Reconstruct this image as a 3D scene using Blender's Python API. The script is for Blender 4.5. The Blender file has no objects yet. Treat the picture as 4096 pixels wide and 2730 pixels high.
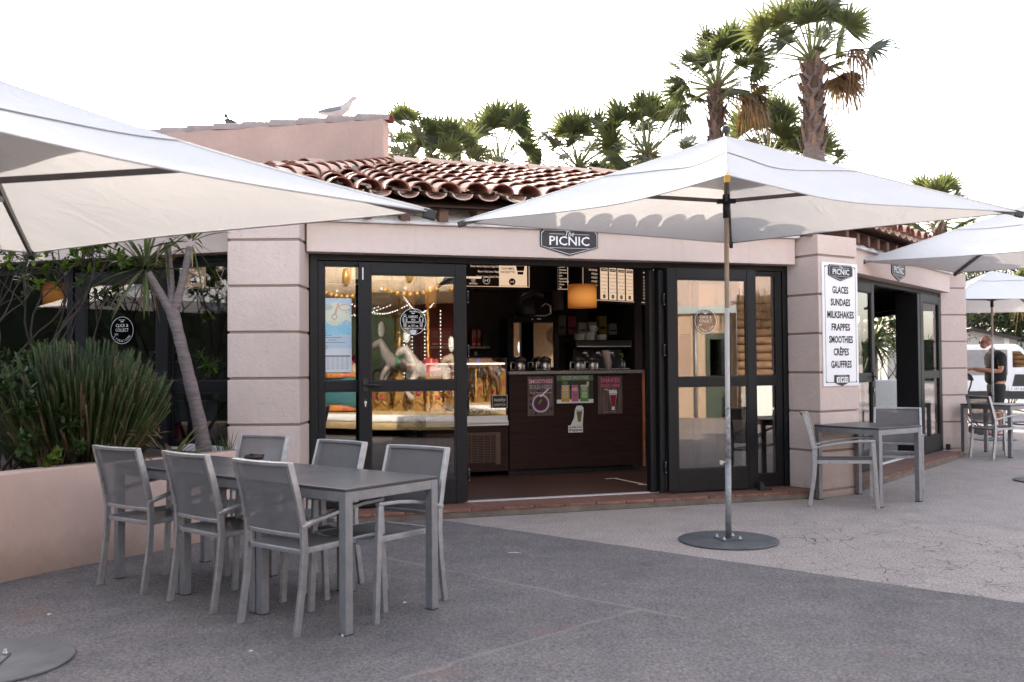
import bpy, bmesh, math, random
from mathutils import Vector, Matrix
PI = math.pi
rad = math.radians
scene = bpy.context.scene
COL = scene.collection

# ---------------------------------------------------------------- helpers
def link(o):
    COL.objects.link(o)
    return o

def tag(o, label=None, cat=None, group=None, kind=None):
    if label: o['label'] = label
    if cat: o['category'] = cat
    if group: o['group'] = group
    if kind: o['kind'] = kind
    return o

def thing(name, label, cat, loc=(0, 0, 0), rotz=0.0, group=None):
    o = link(bpy.data.objects.new(name, None))
    o.empty_display_size = 0.1
    o.location = loc
    o.rotation_euler = (0, 0, rotz)
    return tag(o, label, cat, group)

KIDS = {}
def adopt(o, parent):
    o.parent = parent
    KIDS.setdefault(parent.name, []).append(o)

def dup(root, loc, rotz, label=None, group=None):
    r = link(root.copy())
    r.location = loc
    r.rotation_euler = (0, 0, rotz)
    if label: r['label'] = label
    if group: r['group'] = group
    for ch in KIDS.get(root.name, []):
        c = link(ch.copy()); c.parent = r
        for g in KIDS.get(ch.name, []):
            d = link(g.copy()); d.parent = c
    return r

class Frame:
    """local (s along, o outwards, z) -> world"""
    def __init__(self, x, y, deg):
        self.x, self.y, self.a = x, y, rad(deg)
        self.c, self.s = math.cos(self.a), math.sin(self.a)
    def __call__(self, s, o, z):
        return (self.x + s*self.c + o*self.s, self.y + s*self.s - o*self.c, z)
    def loc(self, x, y):
        dx, dy = x-self.x, y-self.y
        return dx*self.c+dy*self.s, dx*self.s-dy*self.c

def ident(x, y, z): return (x, y, z)

class At:
    """rotated local frame: x right, y forward, z up, at a point"""
    def __init__(self, x, y, z=0, deg=0):
        self.x, self.y, self.z = x, y, z
        self.c, self.s = math.cos(rad(deg)), math.sin(rad(deg))
    def __call__(self, x, y, z):
        return (self.x+x*self.c-y*self.s, self.y+x*self.s+y*self.c, self.z+z)

_textcache = {}
def text_mesh(s, bold=0.0, res=2, shear=0.0):
    k = (s, bold, res, shear)
    if k in _textcache: return _textcache[k]
    cu = bpy.data.curves.new('t', 'FONT')
    cu.body = s; cu.size = 1.0; cu.resolution_u = res; cu.offset = bold; cu.shear = shear
    cu.align_x = 'LEFT'; cu.fill_mode = 'FRONT' if hasattr(cu, 'fill_mode') else 'FRONT'
    o = bpy.data.objects.new('t', cu); COL.objects.link(o)
    me = bpy.data.meshes.new_from_object(o)
    vs = [(v.co.x, v.co.y) for v in me.vertices]
    fs = [tuple(p.vertices) for p in me.polygons]
    bpy.data.objects.remove(o); bpy.data.curves.remove(cu); bpy.data.meshes.remove(me)
    if vs:
        x0 = min(v[0] for v in vs); x1 = max(v[0] for v in vs)
    else: x0 = x1 = 0
    vs = [(x-x0, y) for x, y in vs]
    _textcache[k] = (vs, fs, x1-x0)
    return _textcache[k]

class MB:
    def __init__(self, T=ident):
        self.v, self.f, self.mi, self.sm = [], [], [], []
        self.T = T
    def add(self, vs, fs, mi=0, smooth=False):
        b = len(self.v); T = self.T
        self.v += [T(*p) for p in vs]
        self.f += [tuple(b+i for i in f) for f in fs]
        self.mi += [mi]*len(fs); self.sm += [smooth]*len(fs)
        return self
    def box(self, x0, x1, y0, y1, z0, z1, mi=0):
        return self.add([(x0,y0,z0),(x1,y0,z0),(x1,y1,z0),(x0,y1,z0),(x0,y0,z1),(x1,y0,z1),(x1,y1,z1),(x0,y1,z1)],
            [(3,2,1,0),(4,5,6,7),(0,1,5,4),(1,2,6,5),(2,3,7,6),(3,0,4,7)], mi)
    def cbox(self, x, y, z, sx, sy, sz, mi=0):
        return self.box(x-sx/2, x+sx/2, y-sy/2, y+sy/2, z-sz/2, z+sz/2, mi)
    def quad(self, a, b, c, d, mi=0):
        return self.add([a,b,c,d], [(0,1,2,3)], mi)
    def bar(self, pts, w, h, up=(0,0,1), mi=0, scale=None):
        """rectangular bar along a polyline; w sideways, h along up"""
        P = [Vector(p) for p in pts]; up0 = Vector(up); vs, fs = [], []
        n = len(P)
        for i, p in enumerate(P):
            d = (P[min(i+1,n-1)]-P[max(i-1,0)]).normalized()
            side = d.cross(up0)
            if side.length < 1e-4: side = d.cross(Vector((1,0,0)))
            side.normalize(); u = side.cross(d).normalized()
            k = scale[i] if scale else 1
            for a, b in ((-1,-1),(1,-1),(1,1),(-1,1)):
                vs.append(tuple(p+side*(a*w/2*k)+u*(b*h/2*k)))
        for i in range(n-1):
            for j in range(4):
                a = i*4+j; b = i*4+(j+1)%4
                fs.append((a, b, b+4, a+4))
        fs.append((3,2,1,0)); e = (n-1)*4; fs.append((e,e+1,e+2,e+3))
        return self.add(vs, fs, mi)
    def tube(self, pts, r, n=8, mi=0, smooth=True, cap=True):
        P = [Vector(p) for p in pts]; m = len(P)
        R = r if isinstance(r, (list, tuple)) else [r]*m
        vs, fs = [], []
        ref = None
        for i, p in enumerate(P):
            d = (P[min(i+1,m-1)]-P[max(i-1,0)])
            if d.length < 1e-9: d = Vector((0,0,1))
            d.normalize()
            if ref is None:
                ref = Vector((1,0,0)) if abs(d.x) < .8 else Vector((0,1,0))
            ref = (ref - d*ref.dot(d))
            if ref.length < 1e-6: ref = Vector((0,1,0))-d*d.y
            ref.normalize(); q = d.cross(ref)
            for k in range(n):
                a = 2*PI*k/n
                vs.append(tuple(p+(ref*math.cos(a)+q*math.sin(a))*R[i]))
        for i in range(m-1):
            for k in range(n):
                a = i*n+k; b = i*n+(k+1)%n
                fs.append((a,b,b+n,a+n))
        self.add(vs, fs, mi, smooth)
        if cap:
            b = len(self.v)-len(vs)
            self.f += [tuple(b+k for k in reversed(range(n))), tuple(b+(m-1)*n+k for k in range(n))]
            self.mi += [mi]*2; self.sm += [False]*2
        return self
    def lathe(self, prof, n=16, c=(0,0,0), mi=0, smooth=True):
        vs, fs = [], []
        m = len(prof)
        for r, z in prof:
            for k in range(n):
                a = 2*PI*k/n
                vs.append((c[0]+r*math.cos(a), c[1]+r*math.sin(a), c[2]+z))
        for i in range(m-1):
            for k in range(n):
                a = i*n+k; b = i*n+(k+1)%n
                fs.append((a,b,b+n,a+n))
        fs2 = [tuple(reversed(range(n))), tuple((m-1)*n+k for k in range(n))]
        self.add(vs, fs, mi, smooth)
        b = len(self.v)-len(vs)
        self.f += [tuple(b+i for i in f) for f in fs2]; self.mi += [mi]*2; self.sm += [False]*2
        return self
    def prism(self, poly, o0, o1, mi=0):
        """poly in (x,z) of the frame, extruded along o"""
        n = len(poly)
        vs = [(x,o0,z) for x,z in poly]+[(x,o1,z) for x,z in poly]
        fs = [tuple(range(n)), tuple(reversed(range(n,2*n)))]
        fs += [(i,(i+1)%n,n+(i+1)%n,n+i) for i in range(n)]
        return self.add(vs, fs, mi)
    def slab(self, poly, z0, z1, mi=0):
        n = len(poly)
        vs = [(x,y,z0) for x,y in poly]+[(x,y,z1) for x,y in poly]
        fs = [tuple(reversed(range(n))), tuple(range(n,2*n))]
        fs += [(i,(i+1)%n,n+(i+1)%n,n+i) for i in range(n)]
        return self.add(vs, fs, mi)
    def ball(self, c, r, n=12, m=8, mi=0, sq=(1,1,1)):
        vs, fs = [], []
        for i in range(m+1):
            t = PI*i/m
            for k in range(n):
                a = 2*PI*k/n
                vs.append((c[0]+sq[0]*r*math.sin(t)*math.cos(a), c[1]+sq[1]*r*math.sin(t)*math.sin(a), c[2]+sq[2]*r*math.cos(t)))
        for i in range(m):
            for k in range(n):
                a = i*n+k; b = i*n+(k+1)%n
                fs.append((a,b,b+n,a+n))
        return self.add(vs, fs, mi, True)
    def grid(self, fn, nu, nv, mi=0, smooth=True):
        vs = [fn(i/nu, j/nv) for i in range(nu+1) for j in range(nv+1)]
        fs = [(i*(nv+1)+j, (i+1)*(nv+1)+j, (i+1)*(nv+1)+j+1, i*(nv+1)+j+1) for i in range(nu) for j in range(nv)]
        return self.add(vs, fs, mi, smooth)
    def text(self, s, x, z, size, o, align='C', sx=1.0, bold=0.0, mi=0, width=None, res=2, shear=0.0):
        """flat lettering in the (x,z) plane of the frame at outward distance o"""
        vs, fs, w = text_mesh(s, bold, res, shear)
        if not vs: return self
        if width: sx = width/(w*size)
        x0 = x-(w*size*sx)/2 if align == 'C' else (x if align == 'L' else x-w*size*sx)
        return self.add([(x0+a*size*sx, o, z+b*size) for a, b in vs], fs, mi)
    def disc(self, x, z, r, o, n=40, mi=0, sx=1):
        return self.add([(x+sx*r*math.cos(2*PI*k/n), o, z+r*math.sin(2*PI*k/n)) for k in range(n)], [tuple(range(n))], mi)
    def ring(self, x, z, r0, r1, o, n=48, mi=0, a0=0, a1=2*PI):
        vs = []
        for k in range(n+1):
            a = a0+(a1-a0)*k/n
            vs += [(x+r0*math.cos(a), o, z+r0*math.sin(a)), (x+r1*math.cos(a), o, z+r1*math.sin(a))]
        return self.add(vs, [(2*k,2*k+1,2*k+3,2*k+2) for k in range(n)], mi)
    def rect(self, x0, x1, z0, z1, o, mi=0):
        return self.add([(x0,o,z0),(x1,o,z0),(x1,o,z1),(x0,o,z1)], [(0,1,2,3)], mi)
    def poly(self, pts, o, mi=0):
        return self.add([(x,o,z) for x,z in pts], [tuple(range(len(pts)))], mi)
    def build(self, name, mats, parent=None, bevel=0.0, world=True, recalc=True, segs=2):
        me = bpy.data.meshes.new(name)
        off = Vector((0,0,0))
        if parent is not None and world:
            p = parent
            while p is not None:
                off += Vector(p.location); p = p.parent
        vs = [(x-off.x, y-off.y, z-off.z) for x, y, z in self.v]
        me.from_pydata(vs, [], self.f)
        mats = mats if isinstance(mats, (list, tuple)) else [mats]
        for m in mats: me.materials.append(m)
        me.polygons.foreach_set('material_index', self.mi)
        me.polygons.foreach_set('use_smooth', self.sm)
        if recalc and len(self.f) < 60000:
            bm = bmesh.new(); bm.from_mesh(me)
            bmesh.ops.recalc_face_normals(bm, faces=bm.faces)
            bm.to_mesh(me); bm.free()
        me.update()
        o = link(bpy.data.objects.new(name, me))
        if parent is not None: adopt(o, parent)
        if bevel:
            b = o.modifiers.new('bevel', 'BEVEL'); b.width = bevel; b.segments = segs
            b.limit_method = 'ANGLE'; b.angle_limit = rad(40)
            b.harden_normals = False
        return o

# ---------------------------------------------------------------- materials
def newmat(name):
    m = bpy.data.materials.new(name); m.use_nodes = True
    nt = m.node_tree
    for n in list(nt.nodes):
        if n.type != 'OUTPUT_MATERIAL': nt.nodes.remove(n)
    return m, nt, nt.nodes['Material Output']

def N(nt, t, **kw):
    n = nt.nodes.new(t)
    for k, v in kw.items():
        if k.startswith('i_'):
            n.inputs[k[2:].replace('_', ' ')].default_value = v
        else: setattr(n, k, v)
    return n

def L(nt, a, b): nt.links.new(a, b)

def rgba(c): return (c[0], c[1], c[2], 1.0)

def mixc(nt, fac, a, b, blend='MIX'):
    n = nt.nodes.new('ShaderNodeMix'); n.data_type = 'RGBA'; n.blend_type = blend
    def put(sock, v):
        if hasattr(v, 'is_output'): nt.links.new(v, sock)
        elif isinstance(v, (int, float)): sock.default_value = v
        else: sock.default_value = rgba(v)
    put(n.inputs['Factor'], fac); put(n.inputs[6], a); put(n.inputs[7], b)
    return n.outputs[2]

def noise(nt, scale, detail=4, rough=.55, coord='Object', vec=None, dist=0.0):
    n = N(nt, 'ShaderNodeTexNoise'); n.inputs['Scale'].default_value = scale
    n.inputs['Detail'].default_value = detail; n.inputs['Roughness'].default_value = rough
    n.inputs['Distortion'].default_value = dist
    if vec is None:
        tc = N(nt, 'ShaderNodeTexCoord'); vec = tc.outputs[coord]
    L(nt, vec, n.inputs['Vector'])
    return n.outputs['Fac']

def ramp(nt, fac, a, b, lo=0.0, hi=1.0):
    n = N(nt, 'ShaderNodeMapRange'); n.inputs['From Min'].default_value = a; n.inputs['From Max'].default_value = b
    n.inputs['To Min'].default_value = lo; n.inputs['To Max'].default_value = hi
    L(nt, fac, n.inputs['Value'])
    return n.outputs[0]

def mth(nt, op, a, b=0.0, c=None):
    n = N(nt, 'ShaderNodeMath', operation=op)
    for i, v in enumerate((a, b, c)):
        if v is None: continue
        if hasattr(v, 'is_output'): L(nt, v, n.inputs[i])
        else: n.inputs[i].default_value = v
    return n.outputs[0]

def bump(nt, h, strength=.3, dist=.01):
    n = N(nt, 'ShaderNodeBump'); n.inputs['Strength'].default_value = strength; n.inputs['Distance'].default_value = dist
    L(nt, h, n.inputs['Height'])
    return n.outputs[0]

def mat(name, col, rough=.6, metal=0.0, var=.15, vs=6.0, bmp=0.0, bs=80.0, col2=None, island=0.0, spec=.5, bd=.006, coat=0.0, stretch=None):
    m, nt, out = newmat(name)
    b = N(nt, 'ShaderNodeBsdfPrincipled')
    b.inputs['Roughness'].default_value = rough; b.inputs['Metallic'].default_value = metal
    b.inputs['Specular IOR Level'].default_value = spec
    b.inputs['Coat Weight'].default_value = coat
    vec = None
    if stretch:
        tc = N(nt, 'ShaderNodeTexCoord'); mp = N(nt, 'ShaderNodeMapping'); mp.inputs['Scale'].default_value = stretch
        L(nt, tc.outputs['Object'], mp.inputs['Vector']); vec = mp.outputs[0]
    f = noise(nt, vs, 5, .6, vec=vec)
    c2 = col2 or tuple(max(0, c*(1-var)) for c in col)
    c1 = col if col2 else tuple(min(1, c*(1+var)) for c in col)
    c = mixc(nt, ramp(nt, f, .3, .7), c2, c1)
    if island:
        g = N(nt, 'ShaderNodeNewGeometry')
        k = ramp(nt, g.outputs['Random Per Island'], 0, 1, 1-island, 1+island)
        hs = N(nt, 'ShaderNodeHueSaturation'); L(nt, k, hs.inputs['Value']); L(nt, c, hs.inputs['Color']); c = hs.outputs[0]
    L(nt, c, b.inputs['Base Color'])
    if bmp:
        L(nt, bump(nt, noise(nt, bs, 4, .6, vec=vec), bmp, bd), b.inputs['Normal'])
    L(nt, b.outputs[0], out.inputs['Surface'])
    return m

def glass(name, tint=(.8,.8,.8), refl=.03, rough=0.0, ior=1.5):
    m, nt, out = newmat(name)
    t = N(nt, 'ShaderNodeBsdfTransparent'); t.inputs[0].default_value = rgba(tint)
    g = N(nt, 'ShaderNodeBsdfGlossy'); g.inputs['Roughness'].default_value = rough
    fr = N(nt, 'ShaderNodeFresnel'); ge = N(nt, 'ShaderNodeNewGeometry')
    L(nt, ramp(nt, ge.outputs['Backfacing'], 0, 1, ior, 1/ior), fr.inputs['IOR'])
    k = mth(nt, 'ADD', fr.outputs[0], refl); k = mth(nt, 'MINIMUM', k, 1.0)
    mx = N(nt, 'ShaderNodeMixShader'); L(nt, k, mx.inputs[0]); L(nt, t.outputs[0], mx.inputs[1]); L(nt, g.outputs[0], mx.inputs[2])
    L(nt, mx.outputs[0], out.inputs['Surface'])
    return m

def leafmat(name, col, col2, trans=.35, rough=.5, vs=1.5, island=.3):
    m, nt, out = newmat(name)
    b = N(nt, 'ShaderNodeBsdfPrincipled'); b.inputs['Roughness'].default_value = rough
    b.inputs['Specular IOR Level'].default_value = .35
    c = mixc(nt, ramp(nt, noise(nt, vs, 3), .35, .65), col, col2)
    g = N(nt, 'ShaderNodeNewGeometry')
    hs = N(nt, 'ShaderNodeHueSaturation'); L(nt, ramp(nt, g.outputs['Random Per Island'], 0, 1, 1-island, 1+island), hs.inputs['Value'])
    L(nt, ramp(nt, g.outputs['Random Per Island'], 0, 1, .48, .52), hs.inputs['Hue'])
    L(nt, c, hs.inputs['Color']); c = hs.outputs[0]
    L(nt, c, b.inputs['Base Color'])
    t = N(nt, 'ShaderNodeBsdfTranslucent')
    hs2 = N(nt, 'ShaderNodeHueSaturation'); hs2.inputs['Value'].default_value = 1.5; hs2.inputs['Saturation'].default_value = 1.15; L(nt, c, hs2.inputs['Color'])
    L(nt, hs2.outputs[0], t.inputs[0])
    mx = N(nt, 'ShaderNodeMixShader'); mx.inputs[0].default_value = trans
    L(nt, b.outputs[0], mx.inputs[1]); L(nt, t.outputs[0], mx.inputs[2]); L(nt, mx.outputs[0], out.inputs['Surface'])
    return m

def emit(name, col, strength, var=0.0):
    m, nt, out = newmat(name)
    e = N(nt, 'ShaderNodeEmission'); e.inputs[0].default_value = rgba(col); e.inputs[1].default_value = strength
    L(nt, e.outputs[0], out.inputs['Surface'])
    return m

def flat(name, col, rough=.5, spec=.4): return mat(name, col, rough, var=.03, vs=20, spec=spec)
# ---------------------------------------------------------------- camera, light, sky
SUN_DIR = Vector((-.36, .933, math.tan(rad(21.5)))).normalized()   # towards the sun
H_CAM = 1.36
def make_camera():
    p, r, f = .024616, .0073487, 3800.0
    def rot(u):
        c, s = math.cos(r), math.sin(r)
        u = Vector((c*u[0]+s*u[2], u[1], -s*u[0]+c*u[2]))
        c, s = math.cos(p), math.sin(p)
        return Vector((u.x, c*u.y-s*u.z, s*u.y+c*u.z))
    R, U, B = rot((1,0,0)), rot((0,0,1)), -rot((0,1,0))
    cd = bpy.data.cameras.new('camera'); cam = link(bpy.data.objects.new('camera', cd))
    cam.matrix_world = Matrix(((R.x,U.x,B.x,0),(R.y,U.y,B.y,0),(R.z,U.z,B.z,H_CAM),(0,0,0,1)))
    cd.sensor_width = 36; cd.sensor_fit = 'HORIZONTAL'; cd.lens = f/4096*36
    cd.clip_end = 2000; cd.clip_start = .05
    cd.dof.use_dof = True; cd.dof.focus_distance = 9.2; cd.dof.aperture_fstop = 3.2
    scene.camera = cam
make_camera()

w = bpy.data.worlds.new('World'); scene.world = w; w.use_nodes = True
nt = w.node_tree
sky = nt.nodes.new('ShaderNodeTexSky'); sky.sky_type = 'NISHITA'; sky.sun_disc = False
sky.sun_elevation = math.asin(SUN_DIR.z); sky.sun_rotation = math.atan2(SUN_DIR.x, SUN_DIR.y)
sky.air_density = 1.0; sky.dust_density = 2.5; sky.ozone_density = 1.0; sky.altitude = 0
hz_ = nt.nodes.new('ShaderNodeHueSaturation'); hz_.inputs['Saturation'].default_value = .5
nt.links.new(sky.outputs[0], hz_.inputs['Color'])
tint_ = nt.nodes.new('ShaderNodeMix'); tint_.data_type = 'RGBA'; tint_.blend_type = 'MULTIPLY'; tint_.inputs['Factor'].default_value = 1
tint_.inputs[7].default_value = (1.0, .955, .935, 1)
nt.links.new(hz_.outputs[0], tint_.inputs[6]); nt.links.new(tint_.outputs[2], nt.nodes['Background'].inputs[0])
nt.nodes['Background'].inputs[1].default_value = SKY_STRENGTH = .15
sd = bpy.data.lights.new('sun', 'SUN'); so = link(bpy.data.objects.new('sun', sd))
sd.energy = 3.2; sd.angle = rad(.6); sd.color = (1, .87, .72)
so.rotation_euler = (-SUN_DIR).to_track_quat('-Z', 'Y').to_euler()
so.location = (-6, 25, 12)
vs = scene.view_settings
vs.view_transform = 'Standard'; vs.look = 'None'; vs.gamma = 1.0; vs.use_curve_mapping = False
vs.exposure = 2.35
scene.cycles.max_bounces = 8; scene.cycles.transparent_max_bounces = 16
scene.cycles.caustics_reflective = False; scene.cycles.caustics_refractive = False
scene.cycles.use_denoising = True
scene.cycles.sample_clamp_indirect = 8
# ---------------------------------------------------------------- shared materials
def plaster(name, col, stain=.10, bmp=.5, dirt_k=0.0):
    m, nt, out = newmat(name)
    b = N(nt, 'ShaderNodeBsdfPrincipled'); b.inputs['Roughness'].default_value = .9; b.inputs['Specular IOR Level'].default_value = .2
    a = noise(nt, 1.1, 5, .6); c = noise(nt, 14, 5, .65)
    base = mixc(nt, ramp(nt, a, .3, .7), tuple(x*(1-stain) for x in col), tuple(min(1, x*(1+stain*.5)) for x in col))
    base = mixc(nt, ramp(nt, c, .35, .75, 0, .35), base, tuple(x*.82 for x in col))
    tcz = N(nt, 'ShaderNodeTexCoord'); sz = N(nt, 'ShaderNodeSeparateXYZ'); L(nt, tcz.outputs['Object'], sz.inputs[0])
    dirt = mth(nt, 'MULTIPLY', ramp(nt, mth(nt, 'ADD', sz.outputs[2], mth(nt, 'MULTIPLY', noise(nt, 4, 5, .7), .30)), .12, .42, 1, 0), dirt_k)
    base = mixc(nt, dirt, base, (.16,.115,.085))
    mp = N(nt, 'ShaderNodeMapping'); mp.inputs['Scale'].default_value = (9,9,.35); L(nt, tcz.outputs['Object'], mp.inputs['Vector'])
    base = mixc(nt, ramp(nt, noise(nt, 1, 5, .7, vec=mp.outputs[0]), .58, .80, 0, .28), base, tuple(x*.6 for x in col))
    spots = ramp(nt, noise(nt, 30, 2, .5), .72, .76, 0, .45)
    base = mixc(nt, spots, base, tuple(x*.45 for x in col))
    L(nt, base, b.inputs['Base Color'])
    h = mth(nt, 'ADD', noise(nt, 45, 6, .7), mth(nt, 'MULTIPLY', noise(nt, 11, 3, .5, dist=1.2), .8))
    L(nt, bump(nt, h, bmp, .012), b.inputs['Normal'])
    L(nt, b.outputs[0], out.inputs['Surface'])
    return m

M = {}
M['pillar'] = plaster('pillar_plaster', (.64,.53,.49), dirt_k=.55)
M['lintel'] = plaster('lintel_plaster', (.66,.555,.515), .05, .12)
M['ledge'] = plaster('white_ledge', (.84,.84,.86), .04, .1)
M['gable'] = plaster('gable_plaster', (.47,.335,.295), .16)
M['planter'] = plaster('planter_plaster', (.60,.43,.37), .14, .4, .5)
M['groove'] = flat('groove_shadow', (.30,.23,.20), .9)
M['alu'] = mat('anthracite_aluminium', (.0075,.008,.0105), .5, .0, .1, 3, .05, 200, spec=.28)
M['alu_soft'] = mat('black_gasket', (.008,.008,.009), .6)
M['glass'] = glass('door_glass', (.72,.72,.71), .115)
M['glass_dark'] = glass('window_glass', (.6,.6,.61), .12)
M['clear'] = glass('clear_glass', (.93,.94,.93), .02)
M['chrome'] = mat('brushed_steel', (.62,.62,.64), .3, 1.0, .08, 10)
M['galv'] = mat('galvanised_steel', (.30,.315,.33), .5, .55, .3, 22, .1, 90)
M['poletop'] = mat('weathered_pole', (.55,.54,.55), .6, .0, .25, 12, .1, 60, col2=(.44,.42,.42), stretch=(1,1,.25))
M['black'] = mat('black_plastic', (.015,.015,.017), .45)
M['white'] = flat('white_paint', (.80,.80,.80), .45)
M['interior'] = mat('brown_grey_interior_wall', (.048,.035,.032), .8, var=.1, vs=3)
M['ceil'] = mat('dark_wood_ceiling', (.05,.035,.028), .7)
M['wood'] = mat('dark_walnut_laminate', (.028,.0115,.0095), .6, spec=.2, var=.35, vs=2.2, stretch=(1.2,1.2,14))
M['edge'] = mat('orange_wood_edge', (.36,.13,.06), .5)
M['shelf'] = mat('pale_shelf_wood', (.50,.36,.25), .5)
M['dark'] = flat('charcoal_board', (.018,.015,.015), .55)
M['cream'] = emit('lit_cream_panel', (1.0,.70,.48), .16)  # weak glow put into panels and lettering for their lit look
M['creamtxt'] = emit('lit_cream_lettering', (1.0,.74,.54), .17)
M['ink'] = flat('black_ink', (.012,.011,.013), .6)
M['signdark'] = flat('sign_dark_grey', (.030,.029,.036), .5)
M['signwhite'] = flat('sign_white', (.82,.83,.86), .4)
M['terr'] = None
M['tan'] = mat('tan_card', (.35,.2,.11), .7)
M['red'] = mat('red_print', (.42,.03,.05), .5)

def tiles_floor(name, a, b2, sx, sy, grout, rough=.55, ang=0.0):
    m, nt, out = newmat(name)
    p = N(nt, 'ShaderNodeBsdfPrincipled'); p.inputs['Roughness'].default_value = rough
    tc = N(nt, 'ShaderNodeTexCoord'); mp = N(nt, 'ShaderNodeMapping'); mp.inputs['Rotation'].default_value = (0,0,ang)
    L(nt, tc.outputs['Object'], mp.inputs['Vector'])
    br = N(nt, 'ShaderNodeTexBrick'); br.inputs['Scale'].default_value = 1.0
    br.inputs['Brick Width'].default_value = sx; br.inputs['Row Height'].default_value = sy
    br.inputs['Mortar Size'].default_value = .006; br.inputs['Color1'].default_value = rgba(a); br.inputs['Color2'].default_value = rgba(b2); br.inputs['Mortar'].default_value = rgba(grout)
    L(nt, mp.outputs[0], br.inputs['Vector'])
    c = mixc(nt, ramp(nt, noise(nt, 6, 6, .7), .3, .75, 0, .6), br.outputs['Color'], tuple(x*.55 for x in a))
    L(nt, c, p.inputs['Base Color'])
    L(nt, bump(nt, noise(nt, 40, 4), .2, .004), p.inputs['Normal'])
    L(nt, p.outputs[0], out.inputs['Surface'])
    return m
M['terra'] = tiles_floor('terracotta_step_tiles', (.25,.125,.10), (.20,.105,.085), .30, .30, (.30,.24,.2), .6, rad(-17))
M['floor'] = tiles_floor('worn_brown_floor', (.12,.062,.05), (.085,.05,.042), .9, .15, (.05,.035,.03), .45, rad(-17))
M['nose'] = mat('terracotta_nosing', (.20,.095,.068), .85, var=.4, vs=14, bmp=.5, bs=40, island=.25)
M['riser'] = mat('concrete_riser', (.15,.125,.105), .9, var=.35, vs=5, bmp=.5, bs=50)

def roof_tile_mat(name, cols, pale, pk, dark):
    m, nt, out = newmat(name)
    b = N(nt, 'ShaderNodeBsdfPrincipled'); b.inputs['Roughness'].default_value = .85; b.inputs['Specular IOR Level'].default_value = .25
    g = N(nt, 'ShaderNodeNewGeometry')
    cr = N(nt, 'ShaderNodeValToRGB'); e = cr.color_ramp.elements
    e[0].position = 0; e[0].color = rgba(cols[0]); e[1].position = 1; e[1].color = rgba(cols[-1])
    for i, c_ in enumerate(cols[1:-1]):
        k = e.new((i+1)/(len(cols)-1)); k.color = rgba(c_)
    L(nt, g.outputs['Random Per Island'], cr.inputs[0])
    c = mixc(nt, ramp(nt, noise(nt, 9, 5, .7), .4, .7, 0, pk), cr.outputs[0], pale)
    c = mixc(nt, ramp(nt, noise(nt, 34, 4, .7), .6, .75, 0, .5), c, dark)
    L(nt, c, b.inputs['Base Color']); L(nt, bump(nt, noise(nt, 60, 4), .3, .006), b.inputs['Normal'])
    L(nt, b.outputs[0], out.inputs['Surface'])
    return m
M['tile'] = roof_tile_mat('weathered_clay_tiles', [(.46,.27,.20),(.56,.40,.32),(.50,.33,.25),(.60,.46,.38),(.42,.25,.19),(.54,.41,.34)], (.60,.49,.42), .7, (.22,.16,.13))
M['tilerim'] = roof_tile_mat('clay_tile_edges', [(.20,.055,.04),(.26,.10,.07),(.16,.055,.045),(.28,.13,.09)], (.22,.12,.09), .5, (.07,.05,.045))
M['coping'] = roof_tile_mat('grey_coping_tiles', [(.26,.21,.20),(.32,.26,.24),(.24,.19,.185),(.30,.24,.23)], (.34,.30,.29), .6, (.13,.11,.11))
M['mortar'] = mat('roof_mortar', (.26,.22,.20), .95, var=.3, vs=14, bmp=.9, bs=30, bd=.03)
M['rafter'] = mat('brown_rafter', (.11,.055,.038), .8, var=.3, vs=6)

def canvas(name, col, trans):
    m, nt, out = newmat(name)
    d = N(nt, 'ShaderNodeBsdfDiffuse'); t = N(nt, 'ShaderNodeBsdfTranslucent')
    c = mixc(nt, ramp(nt, noise(nt, 2.2, 4), .3, .7), tuple(x*.95 for x in col), col)
    L(nt, c, d.inputs[0]); L(nt, c, t.inputs[0])
    h = mth(nt, 'ADD', noise(nt, 2.4, 4, .55, dist=1.6), mth(nt, 'MULTIPLY', noise(nt, 9, 3, .6, dist=2.5), .22))
    bn = bump(nt, h, .30, .05); L(nt, bn, d.inputs['Normal']); L(nt, bn, t.inputs['Normal'])
    mx = N(nt, 'ShaderNodeMixShader'); mx.inputs[0].default_value = trans
    L(nt, d.outputs[0], mx.inputs[1]); L(nt, t.outputs[0], mx.inputs[2]); L(nt, mx.outputs[0], out.inputs['Surface'])
    return m
M['canvas'] = canvas('white_canvas', (.70,.69,.685), .185)
M['hem'] = flat('grey_hem', (.42,.42,.44), .8)
M['poleup'] = mat('beige_upper_pole', (.50,.41,.33), .7, .0, .25, 12, .1, 60, col2=(.40,.32,.25), stretch=(1,1,.25))
M['tape'] = mat('peeling_dark_tape', (.50,.50,.52), .6, .0, .2, 26, .3, 60, col2=(.03,.03,.035))
M['rib'] = mat('grey_brown_rib', (.16,.145,.14), .5, .2, .1, 8)
M['plate'] = mat('weathered_steel_plate', (.085,.09,.10), .6, .3, .4, 5, .2, 60, col2=(.15,.155,.165))
M['yellow'] = flat('yellow_cap', (.55,.33,.07), .5)

M['frame'] = mat('silver_grey_chair_frame', (.42,.42,.44), .38, .75, .16, 22, .04, 160)
M['tframe'] = mat('grey_table_frame', (.26,.26,.28), .45, .45, .14, 18, .03, 160)
M['top'] = mat('dark_stone_tabletop', (.07,.068,.075), .33, .0, .25, 7, .04, 200, spec=.5)
M['toped'] = flat('brown_tabletop_edge', (.085,.062,.055), .6)

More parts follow.
